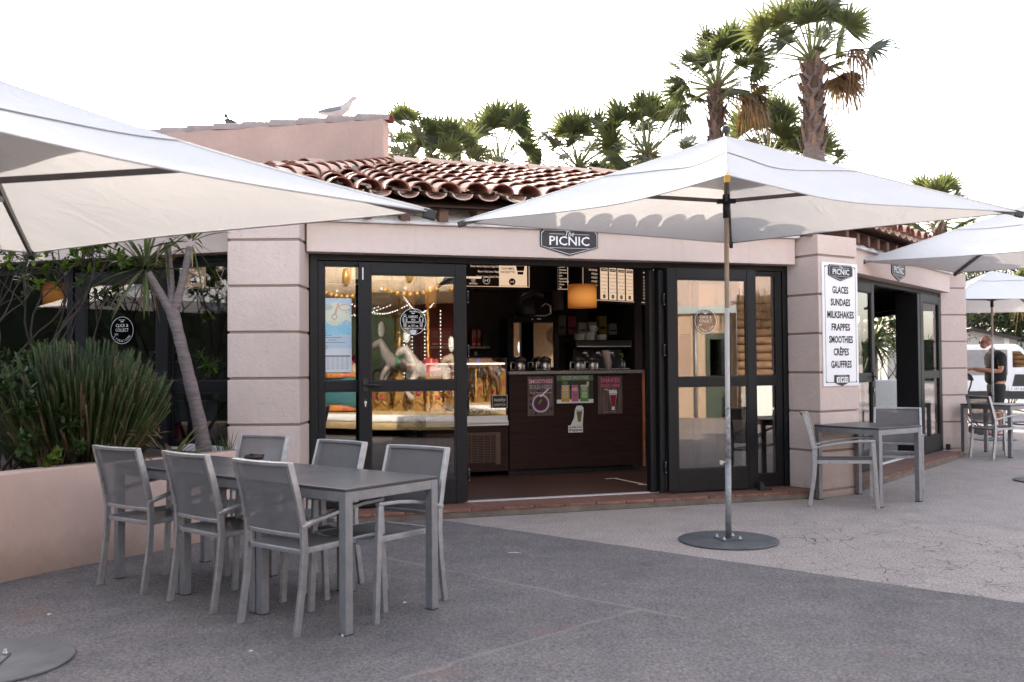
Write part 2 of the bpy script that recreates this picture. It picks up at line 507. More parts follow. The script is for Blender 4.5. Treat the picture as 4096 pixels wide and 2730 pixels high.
def sling(name, col, opacity=.86):
    m, nt, out = newmat(name)
    b = N(nt, 'ShaderNodeBsdfPrincipled'); b.inputs['Roughness'].default_value = .75; b.inputs['Specular IOR Level'].default_value = .3
    c = mixc(nt, ramp(nt, noise(nt, 10, 4), .3, .7), tuple(x*.86 for x in col), col)
    c = mixc(nt, ramp(nt, noise(nt, 320, 1), .4, .6, 0, .35), c, tuple(x*.6 for x in col))
    L(nt, c, b.inputs['Base Color'])
    t = N(nt, 'ShaderNodeBsdfTransparent'); t.inputs[0].default_value = (.8,.8,.8,1)
    mx = N(nt, 'ShaderNodeMixShader'); mx.inputs[0].default_value = opacity
    L(nt, t.outputs[0], mx.inputs[1]); L(nt, b.outputs[0], mx.inputs[2]); L(nt, mx.outputs[0], out.inputs['Surface'])
    return m
M['sling'] = sling('grey_mesh_sling', (.20,.195,.20), .80)
M['bark'] = mat('ringed_bark', (.20,.165,.165), .9, var=.3, vs=9, bmp=.8, bs=18, stretch=(1,1,7), bd=.02)
M['twig'] = mat('dark_twig', (.034,.025,.022), .9, var=.3)
M['soil'] = mat('dry_soil', (.10,.07,.05), .95, var=.5, vs=14, bmp=1, bs=40, bd=.03)
# ---------------------------------------------------------------- ground
def ground_mat(name, col, col2, patches, cracks=None, lines=None, grain=.7):
    m, nt, out = newmat(name)
    b = N(nt, 'ShaderNodeBsdfPrincipled'); b.inputs['Roughness'].default_value = .92; b.inputs['Specular IOR Level'].default_value = .25
    big = noise(nt, .55, 5, .6); mid = noise(nt, 3.5, 6, .65); fine = noise(nt, 60, 4, .75); fine2 = noise(nt, 190, 2, .6)
    c = mixc(nt, ramp(nt, big, .3, .7), col, col2)
    c = mixc(nt, ramp(nt, mid, .38, .68, 0, .75), c, patches)
    k = mth(nt, 'ADD', mth(nt, 'MULTIPLY', fine, .6), mth(nt, 'MULTIPLY', fine2, .4))
    hs = N(nt, 'ShaderNodeHueSaturation'); L(nt, ramp(nt, k, .36, .64, 1-grain, 1+grain), hs.inputs['Value']); L(nt, c, hs.inputs['Color']); c = hs.outputs[0]
    wet = ramp(nt, noise(nt, .9, 6, .7, dist=.8), .52, .70, 0, .38); c = mixc(nt, wet, c, tuple(x*.62 for x in col2))
    # pale and rusty specks
    st = ramp(nt, noise(nt, 1.6, 3, .5), .64, .72, 0, .35); c = mixc(nt, st, c, (.25,.15,.11))
    h = k
    tc = N(nt, 'ShaderNodeTexCoord')
    if cracks:
        v = N(nt, 'ShaderNodeTexVoronoi', feature='DISTANCE_TO_EDGE'); v.inputs['Scale'].default_value = 5.2
        wv = N(nt, 'ShaderNodeVectorMath', operation='ADD')
        nz = N(nt, 'ShaderNodeTexNoise'); nz.inputs['Scale'].default_value = 4; nz.inputs['Detail'].default_value = 4; L(nt, tc.outputs['Object'], nz.inputs['Vector'])
        sc_ = N(nt, 'ShaderNodeVectorMath', operation='SCALE'); sc_.inputs['Scale'].default_value = .22; L(nt, nz.outputs['Color'], sc_.inputs[0])
        L(nt, tc.outputs['Object'], wv.inputs[0]); L(nt, sc_.outputs[0], wv.inputs[1]); L(nt, wv.outputs[0], v.inputs['Vector'])
        sep = N(nt, 'ShaderNodeSeparateXYZ'); L(nt, tc.outputs['Object'], sep.inputs[0])
        dx = mth(nt, 'SUBTRACT', sep.outputs[0], cracks[0]); dy = mth(nt, 'SUBTRACT', sep.outputs[1], cracks[1])
        rr = mth(nt, 'SQRT', mth(nt, 'ADD', mth(nt, 'MULTIPLY', dx, dx), mth(nt, 'MULTIPLY', mth(nt, 'MULTIPLY', dy, dy), .45)))
        zone = ramp(nt, mth(nt, 'ADD', rr, mth(nt, 'MULTIPLY', noise(nt, 1.3, 3), .9)), cracks[2], cracks[2]+.5, 1, 0)
        w_ = ramp(nt, noise(nt, 2.5, 3), .35, .65, .002, .020)
        cr = mth(nt, 'LESS_THAN', v.outputs['Distance'], w_)
        cr = mth(nt, 'MULTIPLY', cr, zone)
        c = mixc(nt, mth(nt, 'MULTIPLY', mth(nt, 'MULTIPLY', cr, ramp(nt, noise(nt, 1.7, 3), .30, .50)), .85), c, (.06,.048,.045))
    if lines:
        sep = N(nt, 'ShaderNodeSeparateXYZ'); L(nt, tc.outputs['Object'], sep.inputs[0])
        wob = mth(nt, 'MULTIPLY', mth(nt, 'SUBTRACT', noise(nt, 2.2, 3), .5), .09)
        for (x0, y0), (x1, y1), width, colr, st_ in lines:
            d = math.hypot(x1-x0, y1-y0); tx, ty = (x1-x0)/d, (y1-y0)/d
            px = mth(nt, 'SUBTRACT', sep.outputs[0], x0); py = mth(nt, 'SUBTRACT', sep.outputs[1], y0)
            al = mth(nt, 'ADD', mth(nt, 'MULTIPLY', px, tx), mth(nt, 'MULTIPLY', py, ty))
            pe = mth(nt, 'ABSOLUTE', mth(nt, 'ADD', mth(nt, 'SUBTRACT', mth(nt, 'MULTIPLY', px, ty), mth(nt, 'MULTIPLY', py, tx)), wob))
            wn = ramp(nt, noise(nt, 5, 4, .7), .3, .75, width*.1, width)
            f = mth(nt, 'SUBTRACT', 1.0, mth(nt, 'MINIMUM', mth(nt, 'DIVIDE', pe, wn), 1.0))
            f = mth(nt, 'MULTIPLY', f, mth(nt, 'GREATER_THAN', al, 0)); f = mth(nt, 'MULTIPLY', f, mth(nt, 'LESS_THAN', al, d))
            f = mth(nt, 'MULTIPLY', f, st_)
            c = mixc(nt, f, c, colr)
    L(nt, c, b.inputs['Base Color'])
    L(nt, bump(nt, h, .75, .012), b.inputs['Normal'])
    L(nt, b.outputs[0], out.inputs['Surface'])
    return m
M['paving'] = ground_mat('pale_worn_asphalt', (.40,.355,.335), (.335,.30,.288), (.45,.39,.36), cracks=(2.9,6.7,1.35))
M['asphalt'] = ground_mat('dark_asphalt', (.190,.176,.178), (.140,.130,.134), (.225,.205,.202),
    lines=[((-.90,6.745),(.92,5.07),.06,(.32,.28,.265),.55), ((.92,5.07),(3.6,2.5),.04,(.22,.19,.17),.5),
           ((.68,5.28),(-.5,4.14),.05,(.31,.28,.265),.5)])
g_ = MB(); g_.add([(-400,-300,0),(400,-300,0),(400,900,0),(-400,900,0)], [(0,1,2,3)])
tag(g_.build('ground', M['paving']), kind='structure')
a_ = MB()
edge = [(-.68,8.39),(.153,7.672),(1.488,6.523),(2.854,5.351),(4.9,3.6),(9,.1)]
rim = []
random.seed(4)
for (x0,y0),(x1,y1) in zip(edge, edge[1:]):
    for k in range(12):
        t = k/12; rim.append((x0+(x1-x0)*t+random.uniform(-.008,.008), y0+(y1-y0)*t+random.uniform(-.008,.008)))
rim.append(edge[-1])
poly = rim+[(9,-14),(-14,-14),(-14,9.4),(-3,9.4)]
a_.slab(list(reversed(poly)), -.02, .004)
tag(a_.build('asphalt_ground', M['asphalt']), kind='structure')
# ---------------------------------------------------------------- the cafe building
FF = Frame(-.431, 8.905, 17.0)        # front bay: s to the right, o outwards, door plane at o = 0
FL = Frame(-2.425, 8.475, -17.0)      # bay to the left (s negative)
FR = Frame(3.345, 10.30, 51.8)        # bay to the right
FT = Frame(6.76, 14.15, 87.0)         # next bay, seen only from inside
PL_ = At(-2.1175, 8.09, 0, 0)         # left pillar: centre of its face
PS_ = At(3.341, 9.705, 0, 34.0)       # pillar that carries the long sign
PF_ = At(6.74, 13.95, 0, 69.5)        # far pillar
ZT = .08
cafe = thing('cafe_building', 'low pink plastered cafe with clay tile roof, open glass doors and brown counter inside', 'cafe', (1.0, 12.5, 0))

def pillar(P, w, dep, top=2.66):
    m = MB(P)
    zs = [0, .07, .465, .86, 1.255, 1.65, 2.045, 2.44, top]
    m.box(-w/2+.014, w/2-.014, .014, dep, 0, top-.01, 1)
    for a, b in zip(zs, zs[1:]):
        m.box(-w/2, w/2, 0, dep-.005, a+(.011 if a else 0), b-.011)
    return m.build('pillar', [M['pillar'], M['groove']], cafe, bevel=.006)
pillar(PL_, .615, .40); pillar(PS_, .62, .40)
# the far pillar is turned: what one sees of it is the broad side that faces the door
m_ = MB(At(6.33, 14.00, 0, 14)); zs = [0, .07, .465, .86, 1.255, 1.65, 2.045, 2.44, 2.66]
m_.box(.012, .43, .012, .6, 0, 2.65, 1)
for a, b in zip(zs, zs[1:]): m_.box(0, .44, 0, .6, a+(.011 if a else 0), b-.011)
m_.build('pillar', [M['pillar'], M['groove']], cafe, bevel=.006)
PZ_ = At(-7.1, 9.75, 0, -34); pillar(PZ_, .62, .40)

def bay(F, s0, s1, name='lintel'):
    m = MB(F)
    m.box(s0-.04, s1-.02, -.12, .20, 2.362, 2.625)
    m.build('lintel', M['lintel'], cafe, bevel=.004)
    m = MB(lambda x, y, z: F(y, x, z))           # sloping white ledge between lintel and eaves
    m.prism([(.255,2.628),(.262,2.650),(-.03,2.87),(-.14,2.87),(-.14,2.628)], s0-.06, s1+.0)
    m.build('sloping_ledge', M['ledge'], cafe)
bay(FF, -1.44, 3.45); bay(FR, -.05, 4.72); bay(FL, -4.72, .02)

# steps
def step(F, s0, s1, o1, o0=-.02, corner=None):
    m = MB(F); m.box(s0, s1, o0-.35, o1, 0, ZT-.022); m.build('step_riser', M['riser'], cafe, bevel=.008)
    m = MB(F); m.box(s0, s1, o0, o1-.03, ZT-.021, ZT); m.build('step_tiles', M['terra'], cafe)
    m = MB(F); random.seed(int(s1*10)); s = s0
    while s < s1-.05:
        e = min(s+.295+random.uniform(-.01,.01), s1); j = random.uniform(-.004,.004)
        m.box(s+.004, e-.004, o1-.031, o1+.006+j, ZT-.026, ZT+.001+j*.4); s = e
    m.build('step_nosing', M['nose'], cafe, bevel=.005)
step(FF, -1.55, 3.545, .425); step(FR, -.02, 4.35, .43)

# floor, ceiling, inner walls
m = MB(); hull = [FL(-4.7,-.08,0)[:2], FL(0,-.08,0)[:2], FF(-1.44,-.03,0)[:2], FF(3.45,-.03,0)[:2], FR(0,-.03,0)[:2], FR(4.7,-.03,0)[:2], FT(.4,-.1,0)[:2], FT(5,-.1,0)[:2], (4.5,22.0), (-4.5,22.0), (-7.5,15)]
m.slab(hull, -.05, ZT-.002); tag(m.build('floor', M['floor'], cafe))
inset = [FL(-4.7,-.14,0)[:2], FL(0,-.14,0)[:2], FF(-1.44,-.14,0)[:2], FF(3.45,-.14,0)[:2], FR(0,-.14,0)[:2], FR(4.7,-.14,0)[:2], FT(.4,-.14,0)[:2], FT(5,-.14,0)[:2], (4.5,21.9), (-4.5,21.9), (-7.4,15)]
m = MB(); m.slab(inset, 2.66, 2.74); m.build('ceiling', M['ceil'], cafe)
m = MB()
def wall(m, a, b, z0, z1, t=.12):
    a, b = Vector(a), Vector(b); d = (b-a).normalized(); n = Vector((-d.y, d.x))*t
    m.add([(a.x,a.y,z0),(b.x,b.y,z0),(b.x+n.x,b.y+n.y,z0),(a.x+n.x,a.y+n.y,z0),(a.x,a.y,z1),(b.x,b.y,z1),(b.x+n.x,b.y+n.y,z1),(a.x+n.x,a.y+n.y,z1)],
          [(3,2,1,0),(4,5,6,7),(0,1,5,4),(1,2,6,5),(2,3,7,6),(3,0,4,7)])
wall(m, (4.5,22), (-4.5,22), 0, 2.7); wall(m, (-4.5,22), (-7.5,15), 0, 2.7); wall(m, (-7.5,15), FL(-4.8,0,0)[:2], 0, 2.7)
wall(m, FT(5,-.05,0)[:2], (4.5,22), 0, 2.7)
m.build('rear_wall', M['interior'], cafe)
m = MB(FF); m.box(-3.4, 2.05, -3.35, -3.25, ZT, 2.66); m.box(2.9, 3.0, -4.2, -2.6, ZT, 2.66); m.box(.94,2.0,-3.24,-3.0,2.3,2.66); m.build('partition_wall', M['interior'], cafe)

# ---------------------------------------------------------------- doors and windows
def glazed(F, s0, s1, o, z0, z1, name, rail=None, st=.085, bot=.16, top=.085, th=.05, label=None, gl='glass', rh=.085, parts=True):
    """aluminium frame with one or two panes; s0..s1 outer size"""
    m = MB(F)
    m.box(s0, s0+st, o-th/2, o+th/2, z0, z1); m.box(s1-st, s1, o-th/2, o+th/2, z0, z1)
    m.box(s0+st, s1-st, o-th/2+.002, o+th/2-.002, z1-top, z1); m.box(s0+st, s1-st, o-th/2+.002, o+th/2-.002, z0, z0+bot)
    if rail: m.box(s0+st, s1-st, o-th/2+.002, o+th/2-.002, rail-rh/2, rail+rh/2)
    fr = m.build(name, M['alu'], cafe, bevel=.004)
    if label: fr['label'] = label
    spans = [(z0+bot, rail-rh/2), (rail+rh/2, z1-top)] if rail else [(z0+bot, z1-top)]
    for a, b in spans:
        g = MB(F); g.box(s0+st-.008, s1-st+.008, o-.004, o+.002, a-.008, b+.008); g.build('glass_pane', M[gl], fr)
        k = MB(F)
        for q in (o+.004, ):
            k.box(s0+st, s0+st+.012, q, q+.014, a, b); k.box(s1-st-.012, s1-st, q, q+.014, a, b)
            k.box(s0+st+.012, s1-st-.012, q, q+.014, a, a+.012); k.box(s0+st+.012, s1-st-.012, q, q+.014, b-.012, b)
        k.build('glazing_bead', M['alu_soft'], fr)
    return fr
def fixed_frame(F, s0, s1, top=2.361):
    m = MB(F)
    m.box(s0, s0+.07, -.05, .035, ZT, top); m.box(s1-.07, s1, -.05, .035, ZT, top); m.box(s0+.07, s1-.07, -.05, .035, top-.055, top)
    m.build('door_frame', M['alu'], cafe, bevel=.004)
RAIL = 1.175
fixed_frame(FF, -1.44, 3.455)
glazed(FF, -1.368, -.42, -.008, ZT+.01, 2.304, 'side_window', RAIL, .055, .12, .04)
glazed(FF, 2.36, 3.383, -.008, ZT+.01, 2.304, 'side_window', RAIL, .06, .12, .04)
dl = glazed(FF, -1.015, -.02, .085, .095, 2.29, 'door', RAIL, .105, .215, .105, label='open glass door leaf with black lever handle')
dr = glazed(FF, 1.995, 2.985, .15, .095, 2.30, 'door', RAIL, .105, .215, .105, label='open glass door leaf behind the parasol pole')
def hinge_col(F, s, o, door):
    for z in (.34, 1.49, 1.99):
        m = MB(F); m.tube([(s,o,z-.055),(s,o,z+.055)], .012, 8)
        for q in (-.05, .05): m.ball((s,o+.012,z+q), .006, 8, 6, 1)
        m.build('hinge', [M['black'], M['chrome']], door)
hinge_col(FF, .0, .075, dl); hinge_col(FF, 1.975, .14, dr)
def handle(F, s, o, z, d, door):
    m = MB(F); m.box(s-.02, s+.02, o, o+.012, z-.055, z+.055); m.tube([(s,o+.01,z),(s,o+.045,z)], .011, 10)
    m.tube([(s,o+.045,z),(s+d*.06,o+.05,z),(s+d*.135,o+.045,z-.004)], [.012,.012,.009], 10)
    m.build('handle', M['black'], door)
    m = MB(F); m.box(s-.015, s+.015, o, o+.008, z-.205, z-.125); m.build('lock_plate', M['black'], door)
    m = MB(F); m.tube([(s,o+.006,z-.155),(s,o+.014,z-.155)], .012, 12); m.box(s-.005, s+.005, o+.006, o+.013, z-.19, z-.16); m.build('lock_cylinder', M['chrome'], door)
handle(FF, -.96, .11, RAIL+.01, 1, dl)
m = MB(FF); m.box(-.985,-.975,.112,.116,2.13,2.24); m.build('door_sticker', M['white'], dl)
# leaves folded away behind the two open ones, and the slim post of the opening
m = MB(FF); m.box(1.86, 1.925, -.05, .05, ZT+.01, 2.28); m.box(1.928, 1.985, .0, .12, .1, 2.28); m.build('folded_leaf', M['alu'], cafe, bevel=.004)
m = MB(FF); m.box(-.44, -.40, .04, .065, .1, 2.28); m.build('folded_leaf', M['alu'], cafe)
m = MB(FF); m.box(-.02, 1.95, -.03, .03, ZT, ZT+.009); th_ = m.build('threshold', flat('white_threshold', (.6,.6,.63), .35), cafe)
# little black door stop
m = MB(FF); m.prism([(2.95,ZT),(3.10,ZT),(3.09,ZT+.02),(3.02,ZT+.025),(2.985,ZT+.085),(2.955,ZT+.085)], .20, .26); m.build('door_stop', M['black'], cafe, bevel=.008)

# right bay
fixed_frame(FR, .0, 4.70)
glazed(FR, .07, .60, .0, ZT+.01, 2.304, 'side_window', RAIL, .06, .12, .04)
d3 = glazed(FR, .50, 1.48, .09, .095, 2.29, 'door', RAIL, .105, .215, .105, label='open glass door leaf beside the long white sign')
d4 = glazed(FR, 3.50, 4.50, .09, .095, 2.29, 'door', RAIL, .105, .215, .105, label='open glass door leaf next to the far pillar')
handle(FR, 1.41, .115, RAIL+.01, -1, d3)
m = MB(FR); m.box(3.30, 3.42, -.17, .12, ZT+.01, 2.28); m.box(3.44,3.485,.0,.12,.1,2.28); m.build('folded_leaf', M['alu'], cafe, bevel=.004)
m = MB(FR); m.prism([(4.5,ZT),(4.66,ZT),(4.65,ZT+.02),(4.58,ZT+.025),(4.54,ZT+.085),(4.51,ZT+.085)], .15, .21); m.build('door_stop', M['black'], cafe, bevel=.008)
m = MB(FR); m.box(1.5, 3.3, -.03, .03, ZT, ZT+.009); m.build('threshold', M['signwhite'], cafe)
# far bay: big windows, seen from inside through the right doorway
m = MB(FT); m.box(.35, 5.0, -.12, .05, 2.28, 2.7); m.box(.35,5.0,-.12,.05,0,.35); m.build('window_wall', M['interior'], cafe)
for a, b in ((.4,2.4),(2.4,4.95)): glazed(FT, a, b, 0, .35, 2.28, 'window', None, .07, .07, .07, gl='clear')
# left bay
m = MB(FL); m.box(-4.72, .0, -.07, .04, 0, .635); m.build('window_sill_wall', M['ledge'], cafe)
fixed_frame(FL, -4.70, .0, 2.36)
glazed(FL, -.76, -.02, 0, .64, 2.303, 'window', 1.18, .06, .05, .03, gl='glass_dark', rh=.10)
glazed(FL, -1.72, -.70, .06, .20, 2.25, 'door', 1.18, .12, .215, .115, gl='glass_dark', label='closed glass door behind the cordyline trunk')
for a, b in ((-2.75,-1.8),(-3.75,-2.8),(-4.65,-3.8)): glazed(FL, a, b, 0, .64, 2.303, 'window', 1.18, .06, .05, .03, gl='glass_dark')

# ---------------------------------------------------------------- roof
OUT_E, Z_E, OUT_R, Z_R = .45, 2.80, -3.25, 3.80
SL = (Z_R-Z_E)/(OUT_E-OUT_R)
def tile(m, F, s, o, lift, r0, r1, ln, up, jit):
    """one barrel tile: lower end at o, runs up the slope"""
    n = 7; th = .014
    def zz(oo): return Z_E+(OUT_E-oo)*SL+lift
    vs = []
    for (oo, r, dz) in ((o, r0, .018), (o-ln, r1, -.006)):
        for rr in (r, r-th):
            for k in range(n+1):
                a = PI*k/n
                x = -math.cos(a)*rr; z = math.sin(a)*rr*(.84 if up else -.58)
                vs.append((s+x+jit*.012, oo, zz(oo)+dz+z))
    q = n+1; fs = []
    for k in range(n):
        fs.append((k, k+1, 2*q+k+1, 2*q+k))               # outside
    fi = []
    for k in range(n):
        fi.append((q+k, 3*q+k, 3*q+k+1, q+k+1))           # inside
        fi.append((k, q+k, q+k+1, k+1))                   # lower rim
    b = len(m.v); m.add(vs, fs, 0)
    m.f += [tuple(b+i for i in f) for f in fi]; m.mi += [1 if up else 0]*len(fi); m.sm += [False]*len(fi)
def roof_plane(F, sa, sb, ra, rb, seed, name):
    """trapezium: eaves sa..sb at OUT_E, ridge ra..rb at OUT_R"""
    random.seed(seed); m = MB(F); pitch = .245; rows = 10; ex = (OUT_E-OUT_R)/rows
    for r in range(rows):
        o = OUT_E-r*ex; t0 = (r+.5)/rows; lo, hi = sa+(ra-sa)*t0, sb+(rb-sb)*t0
        k0 = math.floor(sa/pitch); k1 = math.ceil(sb/pitch)
        for k in range(k0, k1+1):
            s = k*pitch
            if lo-.06 <= s <= hi+.06: tile(m, F, s, o+random.uniform(-.022,.022), .075+random.uniform(-.006,.010), .112, .092, ex*1.16, True, random.uniform(-1.6,1.6))
            s += pitch/2
            if lo-.06 <= s <= hi+.06: tile(m, F, s, o-.025+random.uniform(-.01,.01), .062, .098, .088, ex*1.16, False, random.uniform(-1,1))
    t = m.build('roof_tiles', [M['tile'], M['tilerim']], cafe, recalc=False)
    d = MB(F)
    d.add([(sa+.03,OUT_E-.05,Z_E-.035),(sb-.03,OUT_E-.05,Z_E-.035),(rb,OUT_R,Z_R-.02),(ra,OUT_R,Z_R-.02)], [(0,1,2,3)])
    d.add([(sa+.03,OUT_E-.05,Z_E-.055),(sb-.03,OUT_E-.05,Z_E-.055),(rb,OUT_R,Z_R-.04),(ra,OUT_R,Z_R-.04)], [(0,1,2,3)])
    d.build('roof_deck', M['rafter'], cafe)
    rf = MB(F); s = sa+.18
    while s < sb-.1:
        rf.add([(s-.04,OUT_E-.08,Z_E-.165),(s+.04,OUT_E-.08,Z_E-.165),(s+.04,OUT_E-.08,Z_E-.045),(s-.04,OUT_E-.08,Z_E-.045),
                (s-.04,-.6,Z_E+.10),(s+.04,-.6,Z_E+.10),(s+.04,-.6,Z_E+.28),(s-.04,-.6,Z_E+.28)],
               [(0,1,2,3),(4,7,6,5),(0,4,5,1),(3,2,6,7),(0,3,7,4),(1,5,6,2)])
        s += .345
    rf.build('rafter_tails', M['rafter'], cafe)
    return t
def cap_row(a, b, name, step_=.34, r=.115, seed=1, mort=True, mt='tile'):
    random.seed(seed)
    A, B = Vector(a), Vector(b); d = (B-A); n = max(1, int(d.length/step_)); d.normalize()
    side = d.cross(Vector((0,0,1))).normalized(); up = side.cross(d)
    m = MB()
    for i in range(n):
        P0 = A+(B-A)*(i/n); P1 = A+(B-A)*((i+1.14)/n)
        j = random.uniform(-.01,.01)
        vs = []; q = 9
        for (P, rr, dz) in ((P0, r*1.06, .012), (P1, r*.9, -.006)):
            for rad_ in (rr, rr-.016):
                for k in range(q):
                    an = PI*k/(q-1)
                    vs.append(tuple(P+side*(-math.cos(an)*rad_+j)+up*(math.sin(an)*rad_*.95+dz)))
        fs = []
        for k in range(q-1):
            fs += [(k,k+1,2*q+k+1,2*q+k)]
        b0 = len(m.v); m.add(vs, fs)
        for k in range(q-1):
            for f in ((q+k,3*q+k,3*q+k+1,q+k+1),(k,q+k,q+k+1,k+1),(2*q+k,2*q+k+1,3*q+k+1,3*q+k)):
                m.f.append(tuple(b0+i for i in f)); m.mi.append(1); m.sm.append(False)
    o = m.build(name, [M[mt], M['tilerim']], cafe, recalc=False)
    if mort:
        m = MB(); k = 26; vs = []
        for i in range(k+1):
            P = A+(B-A)*(i/k)
            for (x, z) in ((-.20,-.10),(-.13,.0),(-.085,.05),(.085,.05),(.13,.0),(.20,-.10)):
                vs.append(tuple(P+side*(x+random.uniform(-.012,.012))+up*(z+random.uniform(-.012,.012))))
        m.add(vs, [(i*6+j, (i+1)*6+j, (i+1)*6+j+1, i*6+j+1) for i in range(k) for j in range(5)], smooth=True)
        m.build('ridge_mortar', M['mortar'], cafe, recalc=False)
    return o
roof_plane(FF, -1.85, 3.75, -.10, 2.95, 1, 'front')
roof_plane(FR, -.35, 4.95, .65, 3.6, 2, 'right')
roof_plane(FL, -5.0, .45, -3.9, -1.05, 3, 'left')
R1 = FF(-.10, OUT_R, Z_R+.08); R2 = FF(2.95, OUT_R, Z_R+.08)
cap_row(FF(-.12, OUT_R, Z_R+.09), FF(3.0, OUT_R, Z_R+.09), 'ridge_caps', .42, .115, 4)
e1 = FF(-1.80, OUT_E, Z_E+.12); e2 = FF(3.72, OUT_E, Z_E+.12)
cap_row(e1, R1, 'hip_caps', .30, .115, 5); cap_row(e2, R2, 'hip_caps', .30, .115, 6)
# flat roof behind and the high gable wall with its tile coping
m = MB(); m.slab([FF(-.1,OUT_R,0)[:2], FF(2.95,OUT_R,0)[:2], FR(.65,OUT_R,0)[:2], FR(3.6,OUT_R,0)[:2], (4.5,21.9), (-4.5,21.9), FL(-3.9,OUT_R,0)[:2], FL(-1.05,OUT_R,0)[:2]], 3.65, 3.75); m.build('flat_roof', M['mortar'], cafe)
GA, GB = Vector((-1.62, 12.02)), Vector((-6.3, 13.05))
m = MB(); wall(m, GB, GA, 2.6, 4.50, -.22 if False else .22); m.build('gable_wall', M['gable'], cafe, bevel=.01)
gd = (GA-GB).normalized(); gn = Vector((-gd.y, gd.x))*.11
cap_row((GB.x+gn.x, GB.y+gn.y, 4.49), (GA.x+gn.x+gd.x*.02, GA.y+gn.y+gd.y*.02, 4.49), 'coping_tiles', .40, .115, 8, False, 'coping')
# ---------------------------------------------------------------- parasols
def parasol(label, base, top, corners, apex_z, sag=.16, hub_z=None, cap=.46, bend=.0, seed=0, pole_r=.021, yellow=False, slump=.05):
    """base (x,y), top (x,y): pole foot and head; corners: 4 points (x,y,z) in order round the canopy"""
    rnd = random.Random(seed)
    t = thing('parasol', label, 'parasol', (base[0], base[1], 0), 0, 'white canvas parasols on the terrace')
    A = Vector((top[0], top[1], apex_z)); C = [Vector(c) for c in corners]; ctr = sum(C, Vector())/4
    def edge(i, v):
        a, b = C[i], C[(i+1)%4]; e = a+(b-a)*v
        k = 4*v*(1-v); sg = sag[i] if isinstance(sag, (list, tuple)) else sag
        inn = Vector((ctr.x-e.x, ctr.y-e.y, 0)); inn.normalize()
        return e+inn*sg*k+Vector((0,0,-.01*k))
    ph = [rnd.uniform(0, 6) for _ in range(8)]
    def surf(i, u, v, off=0.0):
        e = edge(i, v); p = A+(e-A)*u
        s_ = math.sin(PI*min(1,u))
        ribk = (abs(2*v-1))**2
        p = p+Vector((0,0,-slump*s_*(1-.75*ribk)-bend*s_+off))
        p.z += .012*math.sin(7*u+ph[i]+5*v)*s_*(1-ribk)
        return tuple(p)
    m = MB()
    for i in range(4): m.grid(lambda a, b: surf(i, a, b), 18, 20)
    cn = m.build('canopy', M['canvas'], t, recalc=False)
    if cap:
        m = MB()
        for i in range(4):
            def capf(a, b, i=i):
                bb = b; u = a*cap*(1-.10*4*bb*(1-bb))
                p = Vector(surf(i, u, bb, .004+.006*a)); return tuple(p)
            m.grid(capf, 8, 14)
        m.build('vent_cap', M['canvas'], cn, recalc=False)
    m = MB()
    for i in range(4):
        m.tube([Vector(surf(i, 1, k/24))+Vector((0,0,-.004)) for k in range(25)], .0045, 5)
    m.build('hem', M['hem'], cn, recalc=False)
    m = MB()
    for i in range(4):
        m.tube([Vector(surf(i, k/20, 0, .004)) for k in range(1,21)], .006, 5)
    m.build('seam', M['canvas'], cn, recalc=False)
    hz = hub_z or apex_z-.45
    B = Vector((base[0], base[1], 0)); D = (A-B)
    def onpole(z): return B+D*((z)/D.z)
    hub = onpole(hz)
    for i in range(4):
        a = onpole(apex_z-.07); c = C[i]+Vector((0,0,-.02))
        mid = a+(c-a)*.5+Vector((0,0,-.025-bend*.8))
        m = MB(); m.bar([a, mid, c], .020, .034); rb = m.build('rib', M['rib'], t)
        e = MB(); d = (c-a).normalized(); e.bar([c-d*.035, c+d*.03], .034, .045); e.build('end_cap', M['yellow'] if (yellow and i == 1) else M['black'], rb, bevel=.004)
        m = MB(); j = a+(c-a)*.52+Vector((0,0,-.05-bend*.8)); m.bar([hub, j], .016, .028); m.build('strut', M['rib'], t)
    m = MB(); m.tube([onpole(.012), onpole(.62)], pole_r*1.12, 16); m.build('pole_socket', M['galv'], t)
    m = MB(); m.tube([onpole(.60), onpole(1.78)], pole_r*.88, 16); pl = m.build('pole', M['poletop'], t)
    m = MB(); m.tube([onpole(1.775), onpole(apex_z-.02)], pole_r*.84, 16); m.build('upper_pole', M['poleup'], t)
    m = MB(); m.tube([onpole(.63), onpole(1.02)], pole_r*.93, 16); m.build('peeling_tape', M['tape'], t)
    m = MB(); k = onpole(hz); m.tube([k+Vector((0,0,-.13)), k+Vector((0,0,.05))], pole_r*1.3, 14)
    for i in range(4):
        d = (C[i]-hub); d.z = 0; d.normalize(); m.bar([k+d*.01, k+d*.07], .03, .035)
    m.build('slider', M['black'], t)
    m = MB(); k2 = onpole(.60); m.tube([k2+Vector((-.02,-.02,0)), k2+Vector((-.06,-.05,.01))], .006, 6); m.box(k2.x-.075, k2.x-.05, k2.y-.06, k2.y-.05, k2.z-.01, k2.z+.02); m.build('clamp', M['chrome'], t)
    m = MB(); m.ball(A+Vector((0,0,.05)), .034, 16, 10); m.tube([A+Vector((0,0,-.03)), A+Vector((0,0,.03))], .015, 8); m.build('finial', M['black'], t)
    m = MB(); m.lathe([(.372,0),(.377,.003),(.377,.009),(.371,.012),(0.01,.012)], 64, (base[0], base[1], .004)); bp = m.build('base_plate', M['plate'], t)
    T = At(base[0], base[1], .016, 12)
    m = MB(T); m.box(-.085,.085,-.085,.085,0,.008); m.build('foot_plate', M['plate'], t, bevel=.002)
    for x, y in ((-.065,-.065),(.065,-.065),(-.065,.065),(.065,.065)):
        m = MB(T); m.lathe([(.013,.008),(.013,.017),(.007,.017),(.007,.030),(.001,.031)], 8, (x,y,0)); m.build('bolt', M['chrome'], t)
    return t
